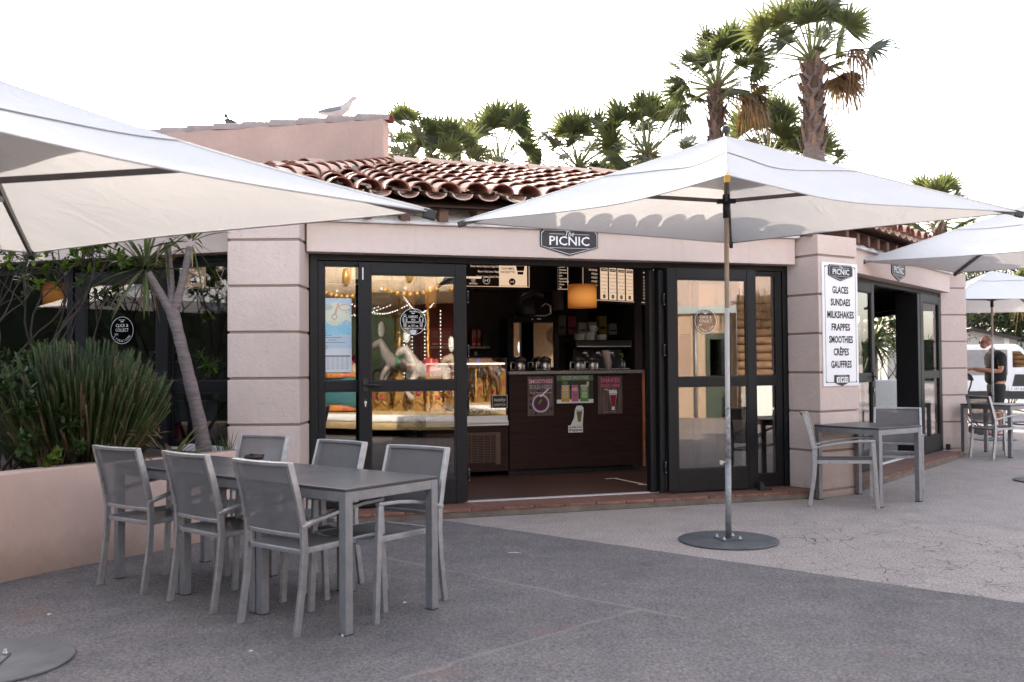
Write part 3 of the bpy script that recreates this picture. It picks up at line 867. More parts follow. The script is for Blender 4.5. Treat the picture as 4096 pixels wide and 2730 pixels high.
G1 = parasol('large white parasol over the grey tables by the planter', (-2.43, 4.40), (-2.50, 4.25),
        [(-3.13,6.18,2.115),(-4.55,4.0,2.10),(-1.87,2.32,2.10),(-.395,4.60,2.11)], 2.72, sag=.13, hub_z=2.2, seed=3, bend=.02)
G2 = parasol('white parasol standing in front of the cafe doors, its whole pole in view', (1.641, 7.286), (1.655, 7.26),
        [(-.39,7.43,2.485),(1.235,5.40,2.435),(3.80,7.08,2.475),(2.07,8.92,2.49)], 3.10, sag=[.24,.26,.12,.08], hub_z=2.60, seed=5, yellow=True)
G3 = parasol('white parasol reaching over the side door of the cafe, next to the far pillar', (6.05, 10.72), (5.98, 10.80),
        [(4.02,10.86,2.515),(5.95,9.05,2.50),(7.85,10.75,2.52),(5.90,12.60,2.54)], 3.17, sag=.14, hub_z=2.65, seed=7)
G4 = parasol('small distant white parasol behind the pillar, beside the man in black', (8.31, 16.47), (8.33, 16.45),
        [(7.0,15.15,2.36),(9.7,14.95,2.36),(9.9,17.8,2.28),(7.1,17.9,2.27)], 2.92, sag=.05, hub_z=2.42, seed=9, cap=.35)
G5 = parasol('white parasol left of the cafe, mirrored in the left windows', (-8.2, 4.9), (-8.2, 4.9),
        [(-7.0,6.6,2.30),(-9.9,6.1,2.30),(-9.4,3.2,2.30),(-6.5,3.7,2.30)], 2.95, sag=.14, hub_z=2.4, seed=12)
# ---------------------------------------------------------------- tables and chairs
def make_table(name, label, loc, rz, group):
    w, l, h = .345, .365, .74
    t = thing('dining_table', label, 'table', loc, rz, group)
    m = MB(); m.box(-w, w, -l, l, h-.012, h); m.build('tabletop', M['top'], t, bevel=.003, world=False)
    m = MB(); m.box(-w+.002, w-.002, -l+.002, l-.002, h-.017, h-.0125); m.build('tabletop_edge', M['toped'], t, world=False)
    m = MB(); i = .006
    for a, b, c, d in ((-w+i,w-i,-l+i,-l+i+.024),(-w+i,w-i,l-i-.024,l-i),(-w+i,-w+i+.024,-l+i+.025,l-i-.025),(w-i-.024,w-i,-l+i+.025,l-i-.025)):
        m.box(a, b, c, d, h-.068, h-.0175)
    m.build('apron', M['tframe'], t, bevel=.002, world=False)
    for sx in (-1, 1):
        for sy in (-1, 1):
            cx, cy = sx*(w-.028), sy*(l-.028)
            m = MB(); m.box(cx-.025, cx+.025, cy-.025, cy+.025, .008, h-.018); lg = m.build('leg', M['tframe'], t, bevel=.003, world=False)
            m = MB(); m.box(cx-.026, cx+.026, cy-.026, cy+.026, 0, .009); m.build('foot', M['black'], lg, world=False)
    return t

def make_chair(label, loc, rz, group):
    """faces +y"""
    t = thing('armchair', label, 'chair', loc, rz, group)
    W = .228; F_ = M['frame']
    def post(s): return [(s*W,-.255,.545),(s*(W-.003),-.29,.70),(s*(W-.006),-.338,.872)]
    m = MB()
    for s in (-1, 1): m.bar(post(s), .022, .036, up=(0,1,.2))
    top = [(x, -.338-.030*(1-(x/W)**2), .868) for x in [W*k/6 for k in range(-6, 7)]]
    m.bar(top, .034, .020)
    low = [(x, -.252-.018*(1-(x/W)**2), .50) for x in [W*.96*k/4 for k in range(-4, 5)]]
    m.bar(low, .016, .022)
    m.build('back_frame', F_, t, bevel=.003, world=False)
    for s in (-1, 1):
        m = MB(); m.bar([(s*W,-.300,0),(s*W,-.262,.25),(s*W,-.248,.42),(s*W,-.255,.56)], .022, .038, up=(0,1,0)); lg = m.build('leg', F_, t, bevel=.003, world=False)
        m = MB(); m.bar([(s*(W+.012),.300,0),(s*(W+.012),.268,.615)], .024, .036, up=(0,1,0)); m.build('leg', F_, t, bevel=.003, world=False)
        m = MB(); m.bar([(s*W,-.272,.545),(s*(W+.010),-.15,.578),(s*(W+.013),0,.607),(s*(W+.013),.13,.622),(s*(W+.012),.286,.627)], .034, .020, up=(0,0,1)); m.build('armrest', F_, t, bevel=.004, world=False)
    m = MB()
    for s in (-1, 1): m.bar([(s*(W-.022),-.25,.418),(s*(W-.022),.272,.432)], .022, .030)
    m.bar([(-W-.004,.275,.430),(-W*.5,.275,.414),(0,.275,.410),(W*.5,.275,.414),(W+.004,.275,.430)], .022, .026)
    m.bar([(-W+.02,-.246,.415),(W-.02,-.246,.415)], .020, .024)
    m.build('seat_frame', F_, t, bevel=.003, world=False)
    m = MB(); m.grid(lambda u, v: ((2*u-1)*(W-.026), -.24+.52*v, .434-.016*4*u*(1-u)*1.0+.012*v), 10, 8)
    m.build('seat', M['sling'], t, world=False)
    def bk(u, v):
        x = (2*u-1)*(W-.012); z = .508+.352*v
        y = (-.253-.084*((z-.5)/.37)**1.25)-.03*(1-(x/W)**2)*(.6+.4*v)
        return (x, y, z)
    m = MB(); m.grid(bk, 10, 8); m.build('backrest', M['sling'], t, world=False)
    m = MB()
    for z in (.56,.70,.82):
        for s in (-1,1): m.ball((s*(W-.016), -.262-.1*(z-.55)*.8-.012, z), .006, 6, 4)
    return t

U = Vector((-.787,.617)); V = Vector((.617,.787))
c0 = Vector((-.842,4.816))+V*.32+U*.345
ang = math.atan2(U.y, U.x)-PI/2          # table's long side (y) along the row
T0 = make_table('t', 'grey square table at the open end of the row, nearest the camera', (c0.x, c0.y, 0), ang, 'grey tables pushed together in a row')
for k, lab in ((1, 'grey square table in the middle of the row, with the ashtray at its far edge'), (2, 'grey square table at the planter end of the row')):
    p = c0+U*(.737*k); dup(T0, (p.x, p.y, 0), ang, lab)
ST = dup(T0, (3.485, 9.352, 0), rad(34.5), 'grey square table standing alone in front of the sign pillar', 'single grey tables')
FTb = dup(T0, (7.02, 13.78, 0), rad(36), 'grey square table by the far pillar, in front of the man in black', 'single grey tables')

def cang(d): return math.atan2(d[1], d[0])-PI/2
rows = [(Vector((-2.402,5.845)), 3, 'grey armchair seen from behind, nearest the planter wall'),
        (Vector((-1.826,5.406)), -3, 'grey armchair seen from behind, middle of the three along the near table side'),
        (Vector((-1.268,4.924)), 0, 'grey armchair seen from behind, at the open end of the table row')]
CH = None
for p, dj, lab in rows:
    a = cang(V)+rad(dj); d = Vector((-math.sin(a), math.cos(a))); q = p+d*.30
    if CH is None: CH = make_chair(lab, (q.x, q.y, 0), a, 'grey armchairs round the long table')
    else: dup(CH, (q.x, q.y, 0), a, lab)
for p, dj, lab in [(Vector((-.587,5.650)), 4, 'grey armchair at the open end of the table, its back to the glass door leaf'),
                   (Vector((-1.125,6.11)), -2, 'grey armchair on the cafe side of the long table, between two others'),
                   (Vector((-1.75,6.62)), 6, 'grey armchair in front of the pink corner pillar, behind the ashtray')]:
    a = cang(-V)+rad(dj); d = Vector((-math.sin(a), math.cos(a))); q = p+d*.30
    dup(CH, (q.x, q.y, 0), a, lab)
# at the single table: one from the left, one from behind
dup(CH, (3.15, 9.10, 0), cang((.94,-.32)), 'grey armchair in profile at the single table, its back to the sign pillar', 'grey armchairs at the single table')
dup(CH, (3.93, 9.74, 0), cang((-.40,-.92)), 'grey armchair facing the camera behind the single table', 'grey armchairs at the single table')
# at the far table
dup(CH, (6.80, 13.30, 0), cang((.97,.22)), 'dark grey armchair seen from behind at the far pillar', 'grey armchairs at the far table')
dup(CH, (7.80, 14.30, 0), cang((-.93,-.35)), 'grey armchair at the right of the far table, cut by the frame', 'grey armchairs at the far table')
# ashtray
m = MB(At(-1.72, 6.33, .7405)); m.lathe([(.045,0),(.062,.004),(.064,.030),(.058,.031),(.054,.012),(.004,.010)], 28)
for k in range(3):
    a = 2*PI*k/3; m.box(.06*math.cos(a)-.008, .06*math.cos(a)+.008, .06*math.sin(a)-.008, .06*math.sin(a)+.008, .029, .034)
tag(m.build('ashtray', mat('black_glass_ashtray', (.012,.012,.013), .2)), 'small round black ashtray on the grey table row', 'ashtray')
# ---------------------------------------------------------------- planter and plants
PW = [(-3.60,5.30),(-3.242,6.03),(-3.018,6.494),(-2.689,6.896),(-2.445,7.346),(-2.05,8.02)]
def offs(poly, d):
    out = []
    for i, p in enumerate(poly):
        a = Vector(poly[max(i-1,0)]); b = Vector(poly[min(i+1,len(poly)-1)]); t = (b-a).normalized(); n = Vector((-t.y, t.x))
        out.append((p[0]+n.x*d, p[1]+n.y*d))
    return out
planter = thing('planter', 'low curved pink plastered planter wall full of shrubs beside the grey tables', 'planter', (-2.9, 6.7, 0))
m = MB(); inner = offs(PW, .17)
dense = []
for (a, b) in zip(PW, PW[1:]):
    for k in range(6): dense.append((a[0]+(b[0]-a[0])*k/6, a[1]+(b[1]-a[1])*k/6))
dense.append(PW[-1])
for _ in range(14): dense = [dense[0]]+[((dense[i-1][0]+dense[i][0]*2+dense[i+1][0])/4, (dense[i-1][1]+dense[i][1]*2+dense[i+1][1])/4) for i in range(1, len(dense)-1)]+[dense[-1]]
din = offs(dense, .17)
def lvl(i): return .688-.045*max(0, (i/len(dense)-.55))
vs = []; n = len(dense)
for i in range(n):
    z = lvl(i)
    vs += [(dense[i][0],dense[i][1],0),(dense[i][0],dense[i][1],z-.012),(dense[i][0]+(din[i][0]-dense[i][0])*.08,dense[i][1]+(din[i][1]-dense[i][1])*.08,z),(din[i][0],din[i][1],z),(din[i][0],din[i][1],0)]
fs = [(i*5+j, (i+1)*5+j, (i+1)*5+j+1, i*5+j+1) for i in range(n-1) for j in range(4)]
m.add(vs, fs, 0, True); m.build('planter_wall', M['planter'], planter)
m = MB(); sp = list(din)+[(-2.35,8.45),(-7,9.9),(-9,9),(-6,5.2)]
random.seed(2); m.slab(sp, .3, .615); m.build('soil', M['soil'], planter)
m = MB(); m.slab([(-2.20,7.93),(-1.95,7.95),(-2.0,8.08),(-2.30,8.09),(-2.9,8.62),(-2.95,8.5)], .4, .665); m.build('kerb_strip', M['ledge'], planter)

LEAF = {
 'needle': leafmat('grey_green_needles', (.034,.056,.017), (.080,.105,.034), .2, .6, 1.6, .4),
 'pitto': leafmat('glossy_green_leaves', (.040,.075,.018), (.12,.17,.03), .45, .35, 2.0, .4),
 'dark': leafmat('dark_green_leaves', (.018,.038,.012), (.045,.075,.02), .3, .5, 2.5, .4),
 'blade': leafmat('long_blade_leaves', (.035,.062,.020), (.10,.115,.038), .3, .45, 3.0, .35),
 'dry': leafmat('dry_brown_leaves', (.12,.075,.042), (.20,.14,.085), .25, .8, 3.0, .35),
 'palm': leafmat('palm_green', (.042,.056,.024), (.098,.108,.042), .36, .42, .8, .35),
 'palmdry': leafmat('palm_dry', (.085,.048,.024), (.19,.125,.07), .3, .8, 1.5, .35),
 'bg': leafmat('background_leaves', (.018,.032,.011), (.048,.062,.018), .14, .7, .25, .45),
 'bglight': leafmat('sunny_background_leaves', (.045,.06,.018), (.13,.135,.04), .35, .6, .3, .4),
 'flower': leafmat('red_flowers', (.50,.012,.05), (.62,.05,.12), .3, .6, 3, .2),
}
def rvec(r, up=0.0):
    while True:
        v = Vector((r.uniform(-1,1), r.uniform(-1,1), r.uniform(-1,1)))
        if .05 < v.length < 1: break
    v.normalize(); v.z += up; return v.normalized()
def leaf(m, p, d, ln, w, droop=0.0, segs=2, r=random, mi=0, fold=0.0, obov=False):
    """a strip leaf from p along d"""
    d = d.normalized(); side = d.cross(Vector((0,0,1)))
    if side.length < .05: side = Vector((1,0,0))
    side.normalize(); a = r.uniform(-.6,.6); nrm = side.cross(d)
    side = side*math.cos(a)+nrm*math.sin(a)
    vs = []; q = Vector(p)
    for i in range(segs+1):
        t = i/segs
        ww = w*(math.sin(PI*(.12+.80*t)) if not obov else (.25+1.1*t-.75*t**3 if t < 1 else .3))
        if i == segs: ww = w*.08 if not obov else w*.45
        vs += [tuple(q-side*ww/2), tuple(q+side*ww/2)]
        dd = (d+Vector((0,0,-droop*t*1.6))).normalized(); q = q+dd*(ln/segs)
    m.add(vs, [(2*i,2*i+1,2*i+3,2*i+2) for i in range(segs)], mi)

# big needle-leaved bush
r = random.Random(11)
bush = thing('needle_bush', 'dense rounded bush of upright green needle stems in the planter', 'bush', (-3.05, 7.15, .615))
m = MB(); st = MB(); md_ = MB()
for i in range(900):
    a = r.uniform(0, 2*PI); t = r.random()**.55
    lean = t*rad(36)+(rad(18) if i % 4 == 0 else 0)*t; ln = r.uniform(.78, 1.0)*(1.0-.30*t*t)*(r.uniform(.35,.8) if i % 4 == 0 else 1)
    base = Vector((-3.24+.38*t*math.cos(a), 7.12+.30*t*math.sin(a), .60))
    d0 = Vector((math.cos(a)*math.sin(lean*.55), math.sin(a)*math.sin(lean*.55), math.cos(lean*.55)))
    P = [base]; d = d0.copy()
    tgt = Vector((math.cos(a)*math.sin(lean), math.sin(a)*math.sin(lean), math.cos(lean)))
    for k in range(6):
        d = (d*.72+tgt*.28+Vector((r.uniform(-.06,.06), r.uniform(-.06,.06), .05))).normalized(); P.append(P[-1]+d*ln/6)
    mm = md_ if r.random() < .09 else m
    mm.tube(P[1:], [.004,.007,.008,.008,.0075,.0065], 5, smooth=True)
    st.tube(P[:3], [.006,.005,.004], 4, smooth=False, cap=False)
    e = P[-1]; dd = (P[-1]-P[-2]).normalized()
    st.tube([e-dd*.004, e+dd*.012], [.006,.003], 5)
    for k in range(1, 7):
        dd = (P[k]-P[k-1]).normalized(); s1 = dd.cross(Vector((.3,.5,.1))).normalized(); s2 = dd.cross(s1)
        for j in range(22 if k > 2 else 8):
            q = P[k-1]+(P[k]-P[k-1])*((j+r.random())/22); an = j*2.4
            rdv = s1*math.cos(an)+s2*math.sin(an)
            leaf(mm, q+rdv*.006, dd*1.0+rdv*.95, r.uniform(.028,.046), .0065, 0, 1, r)
m.build('foliage', LEAF['needle'], bush, recalc=False); md_.build('dead_stems', LEAF['dry'], bush, recalc=False); st.build('stems', M['twig'], bush, recalc=False)
m = MB()
for i in range(160):
    a = r.uniform(0, 2*PI); q = Vector((-3.02+r.uniform(-.5,.45), 6.92+r.uniform(-.18,.22), .63+r.uniform(0,.32)))
    leaf(m, q, Vector((math.cos(a), math.sin(a), r.uniform(-.2,1.3))), r.uniform(.08,.18), .014, .3, 2, r)
m.build('dry_twigs', LEAF['dry'], bush, recalc=False)

# shrub with bare branches and glossy leaf rosettes
def shrub(name, label, c, spread, h, nb, seed, leaf_m, ln, lw, nleaf, per=14, z0=.6, obov=True, bare=.5, cat='shrub', group=None, flowers=None):
    r = random.Random(seed); t = thing(name, label, cat, (c[0], c[1], z0), 0, group)
    br = MB(); lf = MB(); fl = MB(); tips = []
    def grow(p, d, l, rad_, depth):
        P = [p]; q = p
        for k in range(4):
            d = (d+rvec(r)*.28+Vector((0,0,.06))).normalized(); q = q+d*l/4; P.append(q)
        br.tube(P, [rad_, rad_*.85, rad_*.75, rad_*.66, rad_*.58], 5, cap=False)
        if depth == 0: tips.append((q, d)); return
        for k in range(r.choice((2,2,3))):
            grow(q, (d+rvec(r, .15)*.75).normalized(), l*r.uniform(.6,.85), rad_*.58, depth-1)
    for k in range(nb):
        a = 2*PI*k/nb+r.uniform(-.4,.4); s = r.uniform(.15, 1)
        grow(Vector((c[0]+.1*math.cos(a), c[1]+.1*math.sin(a), z0)), Vector((math.cos(a)*spread*s, math.sin(a)*spread*s, h)).normalized(), h*.42, .0155*h**.5, 3)
    r.shuffle(tips)
    for q, d in tips[:nleaf]:
        for k in range(per):
            dd = (d*.6+rvec(r)*1.0).normalized(); leaf(lf, q-d*r.uniform(0,.07), dd, ln*r.uniform(.7,1.15), lw*r.uniform(.8,1.2), .15, 3, r, obov=obov)
        if flowers and r.random() < .5:
            for k in range(8): leaf(fl, q+rvec(r)*.08, rvec(r,.4), .07, .06, 0, 1, r)
    br.build('branches', M['twig'], t, recalc=False); lf.build('foliage', LEAF[leaf_m], t, recalc=False)
    if flowers: fl.build('blossom', LEAF['flower'], t, recalc=False)
    return t
shrub('leafy_shrub', 'tall shrub of bare dark branches with yellow green leaf tips under the large parasol', (-4.0, 7.75), .80, 1.9, 8, 5, 'pitto', .085, .036, 170, 15, bare=.5)
shrub('leafy_shrub', 'dark dense shrub at the left end of the planter, below the bare branches', (-3.78, 6.95), 1.1, .80, 11, 8, 'dark', .07, .028, 420, 14, obov=False)
shrub('leafy_shrub', 'small bright green seedling at the foot of the needle bush by the planter wall', (-3.12, 6.72), .9, .22, 5, 9, 'pitto', .05, .026, 40, 9, obov=False)

# cordyline tree
r = random.Random(21)
cord = thing('cordyline_tree', 'cordyline with a ringed grey trunk splitting into three heads of long blade leaves', 'tree', (-2.60, 7.93, .6))
m = MB()
def limb(P, R, mm):
    # smooth the polyline a little
    Q = [Vector(p) for p in P]; Z = []; RR = []
    for i in range(len(Q)-1):
        for k in range(5):
            t = k/5; p0 = Q[max(i-1,0)]; p1 = Q[i]; p2 = Q[i+1]; p3 = Q[min(i+2,len(Q)-1)]
            Z.append(.5*((2*p1)+(p2-p0)*t+(2*p0-5*p1+4*p2-p3)*t*t+(3*p1-p0-3*p2+p3)*t**3)); RR.append((R[i]+(R[i+1]-R[i])*t)*(1+.05*math.sin(len(Z)*2.1)))
    Z.append(Q[-1]); RR.append(R[-1]); mm.tube(Z, RR, 12)
limb([(-2.56,7.93,.58),(-2.60,7.93,.85),(-2.70,7.92,1.30),(-2.77,7.91,1.60),(-2.83,7.90,1.84)], [.072,.058,.052,.048,.056], m)
limb([(-2.83,7.90,1.80),(-2.90,7.86,1.95),(-3.00,7.82,2.14)], [.042,.034,.030], m)
limb([(-2.83,7.90,1.82),(-2.85,7.94,2.05),(-2.90,7.98,2.40)], [.038,.030,.028], m)
limb([(-2.82,7.90,1.80),(-2.745,7.9,2.05),(-2.67,7.88,2.36)], [.040,.033,.030], m)
m.build('trunk', M['bark'], cord, recalc=False)
m = MB(); md = MB()
def rosette(c, n_, ln, w, dirv, seed, dryn):
    rr = random.Random(seed)
    for i in range(n_):
        d = (Vector(dirv)*.55+rvec(rr, .25)).normalized()
        leaf(m, Vector(c)+d*.03, d, ln*rr.uniform(.7,1.1), w, rr.uniform(.1,.5), 6, rr)
    for i in range(dryn):
        a = rr.uniform(0, 2*PI); d = Vector((math.cos(a)*.8, math.sin(a)*.8, rr.uniform(-.6,.1))).normalized()
        leaf(md, Vector(c)+Vector((0,0,-.05)), d, ln*rr.uniform(.75,1.1), w*.8, rr.uniform(.9,1.6), 6, rr)
rosette((-3.02,7.82,2.18), 40, .52, .021, (-.2,-.1,.55), 1, 7)
rosette((-2.91,7.98,2.44), 30, .46, .020, (0,0,.7), 2, 5)
rosette((-2.66,7.88,2.40), 26, .48, .020, (.25,-.2,.4), 3, 7)
m.build('crown', LEAF['blade'], cord, recalc=False); md.build('hanging_dry_leaves', LEAF['dry'], cord, recalc=False)
# low plants along the wall
yu = thing('spiky_yucca', 'small pale striped spiky plant leaning right at the cordyline foot', 'plant', (-2.72, 7.6, .6))
m = MB(); rr = random.Random(4)
for i in range(20):
    a = rr.uniform(-1.9, 1.3); d = Vector((math.cos(a)*.9, math.sin(a)*.6-.1, rr.uniform(.15,.9)))
    leaf(m, Vector((-2.72,7.6,.62)), d, rr.uniform(.22,.42), .026, .12, 3, rr)
m.build('foliage', leafmat('striped_leaves', (.16,.17,.06), (.33,.30,.16), .3, .5, 6, .3), yu, recalc=False)
for i, (x, y, lab) in enumerate([(-2.36,7.86,'wispy grass tuft between the cordyline trunk and the pink pillar'), (-3.22,6.62,'thin dry grass tuft at the planter wall edge, far left')]):
    m = MB(); rr = random.Random(30+i)
    for k in range(46):
        a = rr.uniform(0, 2*PI); leaf(m, Vector((x+rr.uniform(-.07,.07), y+rr.uniform(-.05,.05), .61)), Vector((math.cos(a)*.35, math.sin(a)*.35, 1)), rr.uniform(.10,.26), .006, .2, 3, rr)
    tag(m.build('grass_tuft', LEAF['blade'] if i == 0 else LEAF['dry'], recalc=False), lab, 'grass')

# ---------------------------------------------------------------- palms
def fan(m, c, d, rad_, up, r, nseg=22, spread=rad(230), droop=.5, mi=0):
    """fan leaf at c pointing along d"""
    d = d.normalized(); side = d.cross(up)
    if side.length < .05: side = d.cross(Vector((1,0,0)))
    side.normalize(); nrm = side.cross(d).normalized()
    for k in range(nseg):
        a = -spread/2+spread*(k+.5)/nseg
        dirv = d*math.cos(a)+side*math.sin(a)+nrm*(.16*math.cos(a*1.3))
        ln = rad_*(.72+.28*math.cos(a*.7))*r.uniform(.78,1.10)
        w = 2*rad_*math.sin(spread/nseg/2)
        tang = (-d*math.sin(a)+side*math.cos(a))
        q = Vector(c); vs = []; droop_k = droop*r.uniform(.6,1.5)
        for i, (t, ww) in enumerate(((0,.05),(.20,.24),(.33,.35),(.66,.15),(1.0,.010))):
            pt = q+dirv*(ln*t)+Vector((0,0,-droop_k*rad_*max(0,t-.45)**2*2.2))+nrm*((.018 if k % 2 else -.018)*rad_*(1 if t < .7 else 0))
            vs += [tuple(pt-tang*w*ww), tuple(pt+tang*w*ww)]
        m.add(vs, [(2*i,2*i+1,2*i+3,2*i+2) for i in range(4)], mi)
def palm(label, x, y, zc, R, n_, trunk_r, seed, dead=8, z0=0.0, petiole=.75, low=-.45, boots=3.0, lean=(0,0), dead_el=(-62,8), dead_az=(0,2*PI)):
    r = random.Random(seed); t = thing('fan_palm', label, 'palm', (x, y, z0), 0, 'fan palms behind the cafe')
    top = Vector((x, y, zc))
    b = Vector((x+lean[0], y+lean[1], z0))
    m = MB(); k = 14
    m.tube([b+(top-b)*(i/k)+Vector((r.uniform(-.02,.02), 0, 0)) for i in range(k+1)], [trunk_r*(1.12-.12*i/k) for i in range(k+1)], 14)
    m.build('trunk', M['ptrunk'], t, recalc=False)
    m = MB()
    if boots:
        n2 = int(boots*26)
        for i in range(n2):
            zz = zc-boots*(i/n2); a = i*2.399; c = Vector((x, y, zz))+(b-top)*0
            d = Vector((math.cos(a), math.sin(a), 0)); p = c+d*trunk_r*.95
            w = trunk_r*.42; h = r.uniform(.14,.26)
            tt = Vector((-d.y, d.x, 0))
            o = d*r.uniform(.07,.19)
            m.add([tuple(p-tt*w),tuple(p+tt*w),tuple(p+tt*w*.4+o+Vector((0,0,h))),tuple(p-tt*w*.4+o+Vector((0,0,h))),tuple(p+d*.03-tt*w*.6+Vector((0,0,-.08))),tuple(p+d*.03+tt*w*.6+Vector((0,0,-.08)))], [(0,1,2,3),(4,5,1,0),(4,5,2,3)])
        m.build('leaf_bases', M['boots'], t, recalc=False)
    g = MB(); pt = MB(); dd = MB()
    for i in range(n_):
        el = rad(84)-(rad(84)-low)*((i+.5)/n_)**1.1; a = i*2.399+r.uniform(-.3,.3)
        d = Vector((math.cos(a)*math.cos(el), math.sin(a)*math.cos(el), math.sin(el)))
        pl = petiole*R*r.uniform(.8,1.15)
        P = [top]; dv = d.copy()
        for k in range(4):
            P.append(P[-1]+dv*pl/4); dv = (dv+Vector((0,0,-.10))).normalized()
        pt.tube(P, [.030,.026,.022,.018,.016], 5, cap=False)
        up = Vector((0,0,1)) if abs(dv.z) < .9 else Vector((math.cos(a),math.sin(a),0))
        up = (up+rvec(r)*.75).normalized()
        fan(g, P[-1], (dv+rvec(r)*.18).normalized(), R*r.uniform(.75,1.12), up, r, nseg=r.choice((15,17,19)), spread=rad(r.uniform(150,215)), droop=.14+.6*max(0,-math.sin(el)+.5)*r.uniform(.5,1.3))
    for i in range(dead):
        el = rad(r.uniform(*dead_el)); a = r.uniform(*dead_az)
        d = Vector((math.cos(a)*math.cos(el), math.sin(a)*math.cos(el), math.sin(el)))
        pl = petiole*R*r.uniform(.6,1.1)
        P = [top+Vector((0,0,-.15))]; dv = d.copy()
        for k in range(4):
            P.append(P[-1]+dv*pl/4); dv = (dv+Vector((0,0,-.22))).normalized()
        dd.tube(P, [.026,.022,.018,.015,.012], 4, cap=False)
        fan(dd, P[-1], dv, R*r.uniform(.65,.95), Vector((0,0,1)), r, nseg=20, spread=rad(190), droop=1.6)
    pt.build('leaf_stalks', M['stalk'], t, recalc=False)
    g.build('crown', LEAF['palm'], t, recalc=False)
    if dead: dd.build('dead_leaves', LEAF['palmdry'], t, recalc=False)
    return t
M['ptrunk'] = mat('palm_trunk', (.20,.15,.135), .9, var=.35, vs=5, bmp=.9, bs=9, stretch=(1,1,8), bd=.04)
M['boots'] = mat('palm_boots', (.15,.092,.068), .9, var=.4, vs=6, island=.45)
M['stalk'] = mat('palm_stalk', (.15,.17,.05), .6, var=.3)
palm('tallest fan palm, with a thick shaggy trunk rising behind the middle parasol', 7.05, 22, 8.35, 0.79, 30, .235, 3, 6, low=.02, petiole=1.52, boots=2.1, dead_el=(-5,30), dead_az=(-.9,.6))
palm('tall fan palm left of the tallest one, with many drooping dead leaves', 5.45, 25, 8.6, 0.88, 39, .19, 8, 10, low=-.30, petiole=1.28, boots=4.0, dead_el=(-8,30), dead_az=(-.9,.7))
palm('fan palm standing alone above the middle of the tiled ridge', -.35, 30, 7.65, 1.10, 39, .20, 5, 5, low=-.85, petiole=1.28)
palm('small fan palm between the ridge and the left edge of the middle parasol', 2.15, 30, 7.55, 1.03, 36, .18, 6, 6, low=-.85, petiole=1.28)
palm('bushy fan palm just right of the gable wall', -2.05, 26, 6.55, 0.96, 30, .20, 7, 3, low=-.7, petiole=1.10)
palm('fan palm half hidden behind the gable wall end', -3.05, 27.5, 7.25, 0.90, 28, .20, 12, 1, low=-.6, petiole=1.22)
palm('broad fan palm under the tall leaning crown, left of the parasol top', 4.05, 28, 7.5, 0.96, 50, .22, 15, 10, low=-.9, petiole=1.34)
palm('fan palm between the two tall trunks, just above the parasol', 7.5, 27.5, 7.15, 0.96, 44, .22, 16, 5, low=-.8, petiole=1.28)
palm('fan palm behind the tallest trunk, its leaves showing on the right side', 8.95, 29, 7.0, 0.90, 36, .22, 17, 4, low=-.8, petiole=1.34)
palm('small fan palm poking above the right slope of the middle parasol', 13.55, 30, 5.65, 0.95, 25, .2, 18, 2, low=-.4, petiole=1.16)
palm('fan palm with hanging leaves behind the small distant parasol', 18.3, 31, 4.9, 1.12, 39, .22, 19, 8, low=-.9, petiole=1.22)

# ---------------------------------------------------------------- trees on the right
def tree(label, x, y, h, rx, rz, seed, lm='bg', n_=70, per=30, ls=.17, name='broadleaf_tree'):
    r = random.Random(seed); t = thing(name, label, 'tree', (x, y, 0), 0, 'trees behind the mobile home')
    m = MB(); z1 = h-rz
    m.tube([(x,y,0),(x+.1,y,z1*.5),(x-.05,y,z1)], [.22,.17,.12], 9)
    cl = []
    for i in range(n_):
        v = rvec(r)*r.uniform(.25,1)**.5; c = Vector((x+v.x*rx, y+v.y*rx, z1+v.z*rz)); cl.append(c)
        if i % 5 == 0: m.tube([(x,y,z1*.8), tuple(Vector((x,y,z1*.8)).lerp(c,.5)+Vector((0,0,.1))), tuple(c)], [.07,.045,.015], 5, cap=False)
    m.build('trunk', M['twig'], t, recalc=False)
    f = MB()
    for c in cl:
        k = r.uniform(.35,.75)*rx*.36
        for j in range(per):
            p = c+rvec(r)*k*r.random()**.5; leaf(f, p, rvec(r,-.1), ls*r.uniform(.6,1.3), ls*.55, .1, 1, r)
    f.build('crown', LEAF[lm], t, recalc=False)
    return t
tree('dark broad tree behind the mobile home, right of the distant parasol pole', 23.5, 44, 6.6, 3.0, 2.9, 1, 'bg', 150, 46, .34)
tree('dark rounded tree above the mobile home roof, just right of the far pillar', 20.6, 43, 6.1, 2.6, 2.6, 2, 'bg', 140, 46, .34)
tree('sunlit yellowish tree behind the cafe eaves on the right', 14.9, 34, 5.3, 1.3, 1.5, 3, 'bglight', 50, 30, .24)
tree('dark tree at the right frame edge behind the white van', 28.0, 46, 7.2, 3.4, 3.0, 4, 'bg', 110, 40, .32)
tree('dark tree behind the right end of the cafe roof', 13.4, 31, 5.0, 1.9, 1.7, 5, 'bg', 70, 34, .22)
shrub('oleander_bush', 'oleander bush with dark red flowers in front of the mobile home', (13.6, 26.2), .9, 1.55, 12, 41, 'dark', .16, .035, 300, 10, z0=0, obov=False, flowers=True, cat='bush')
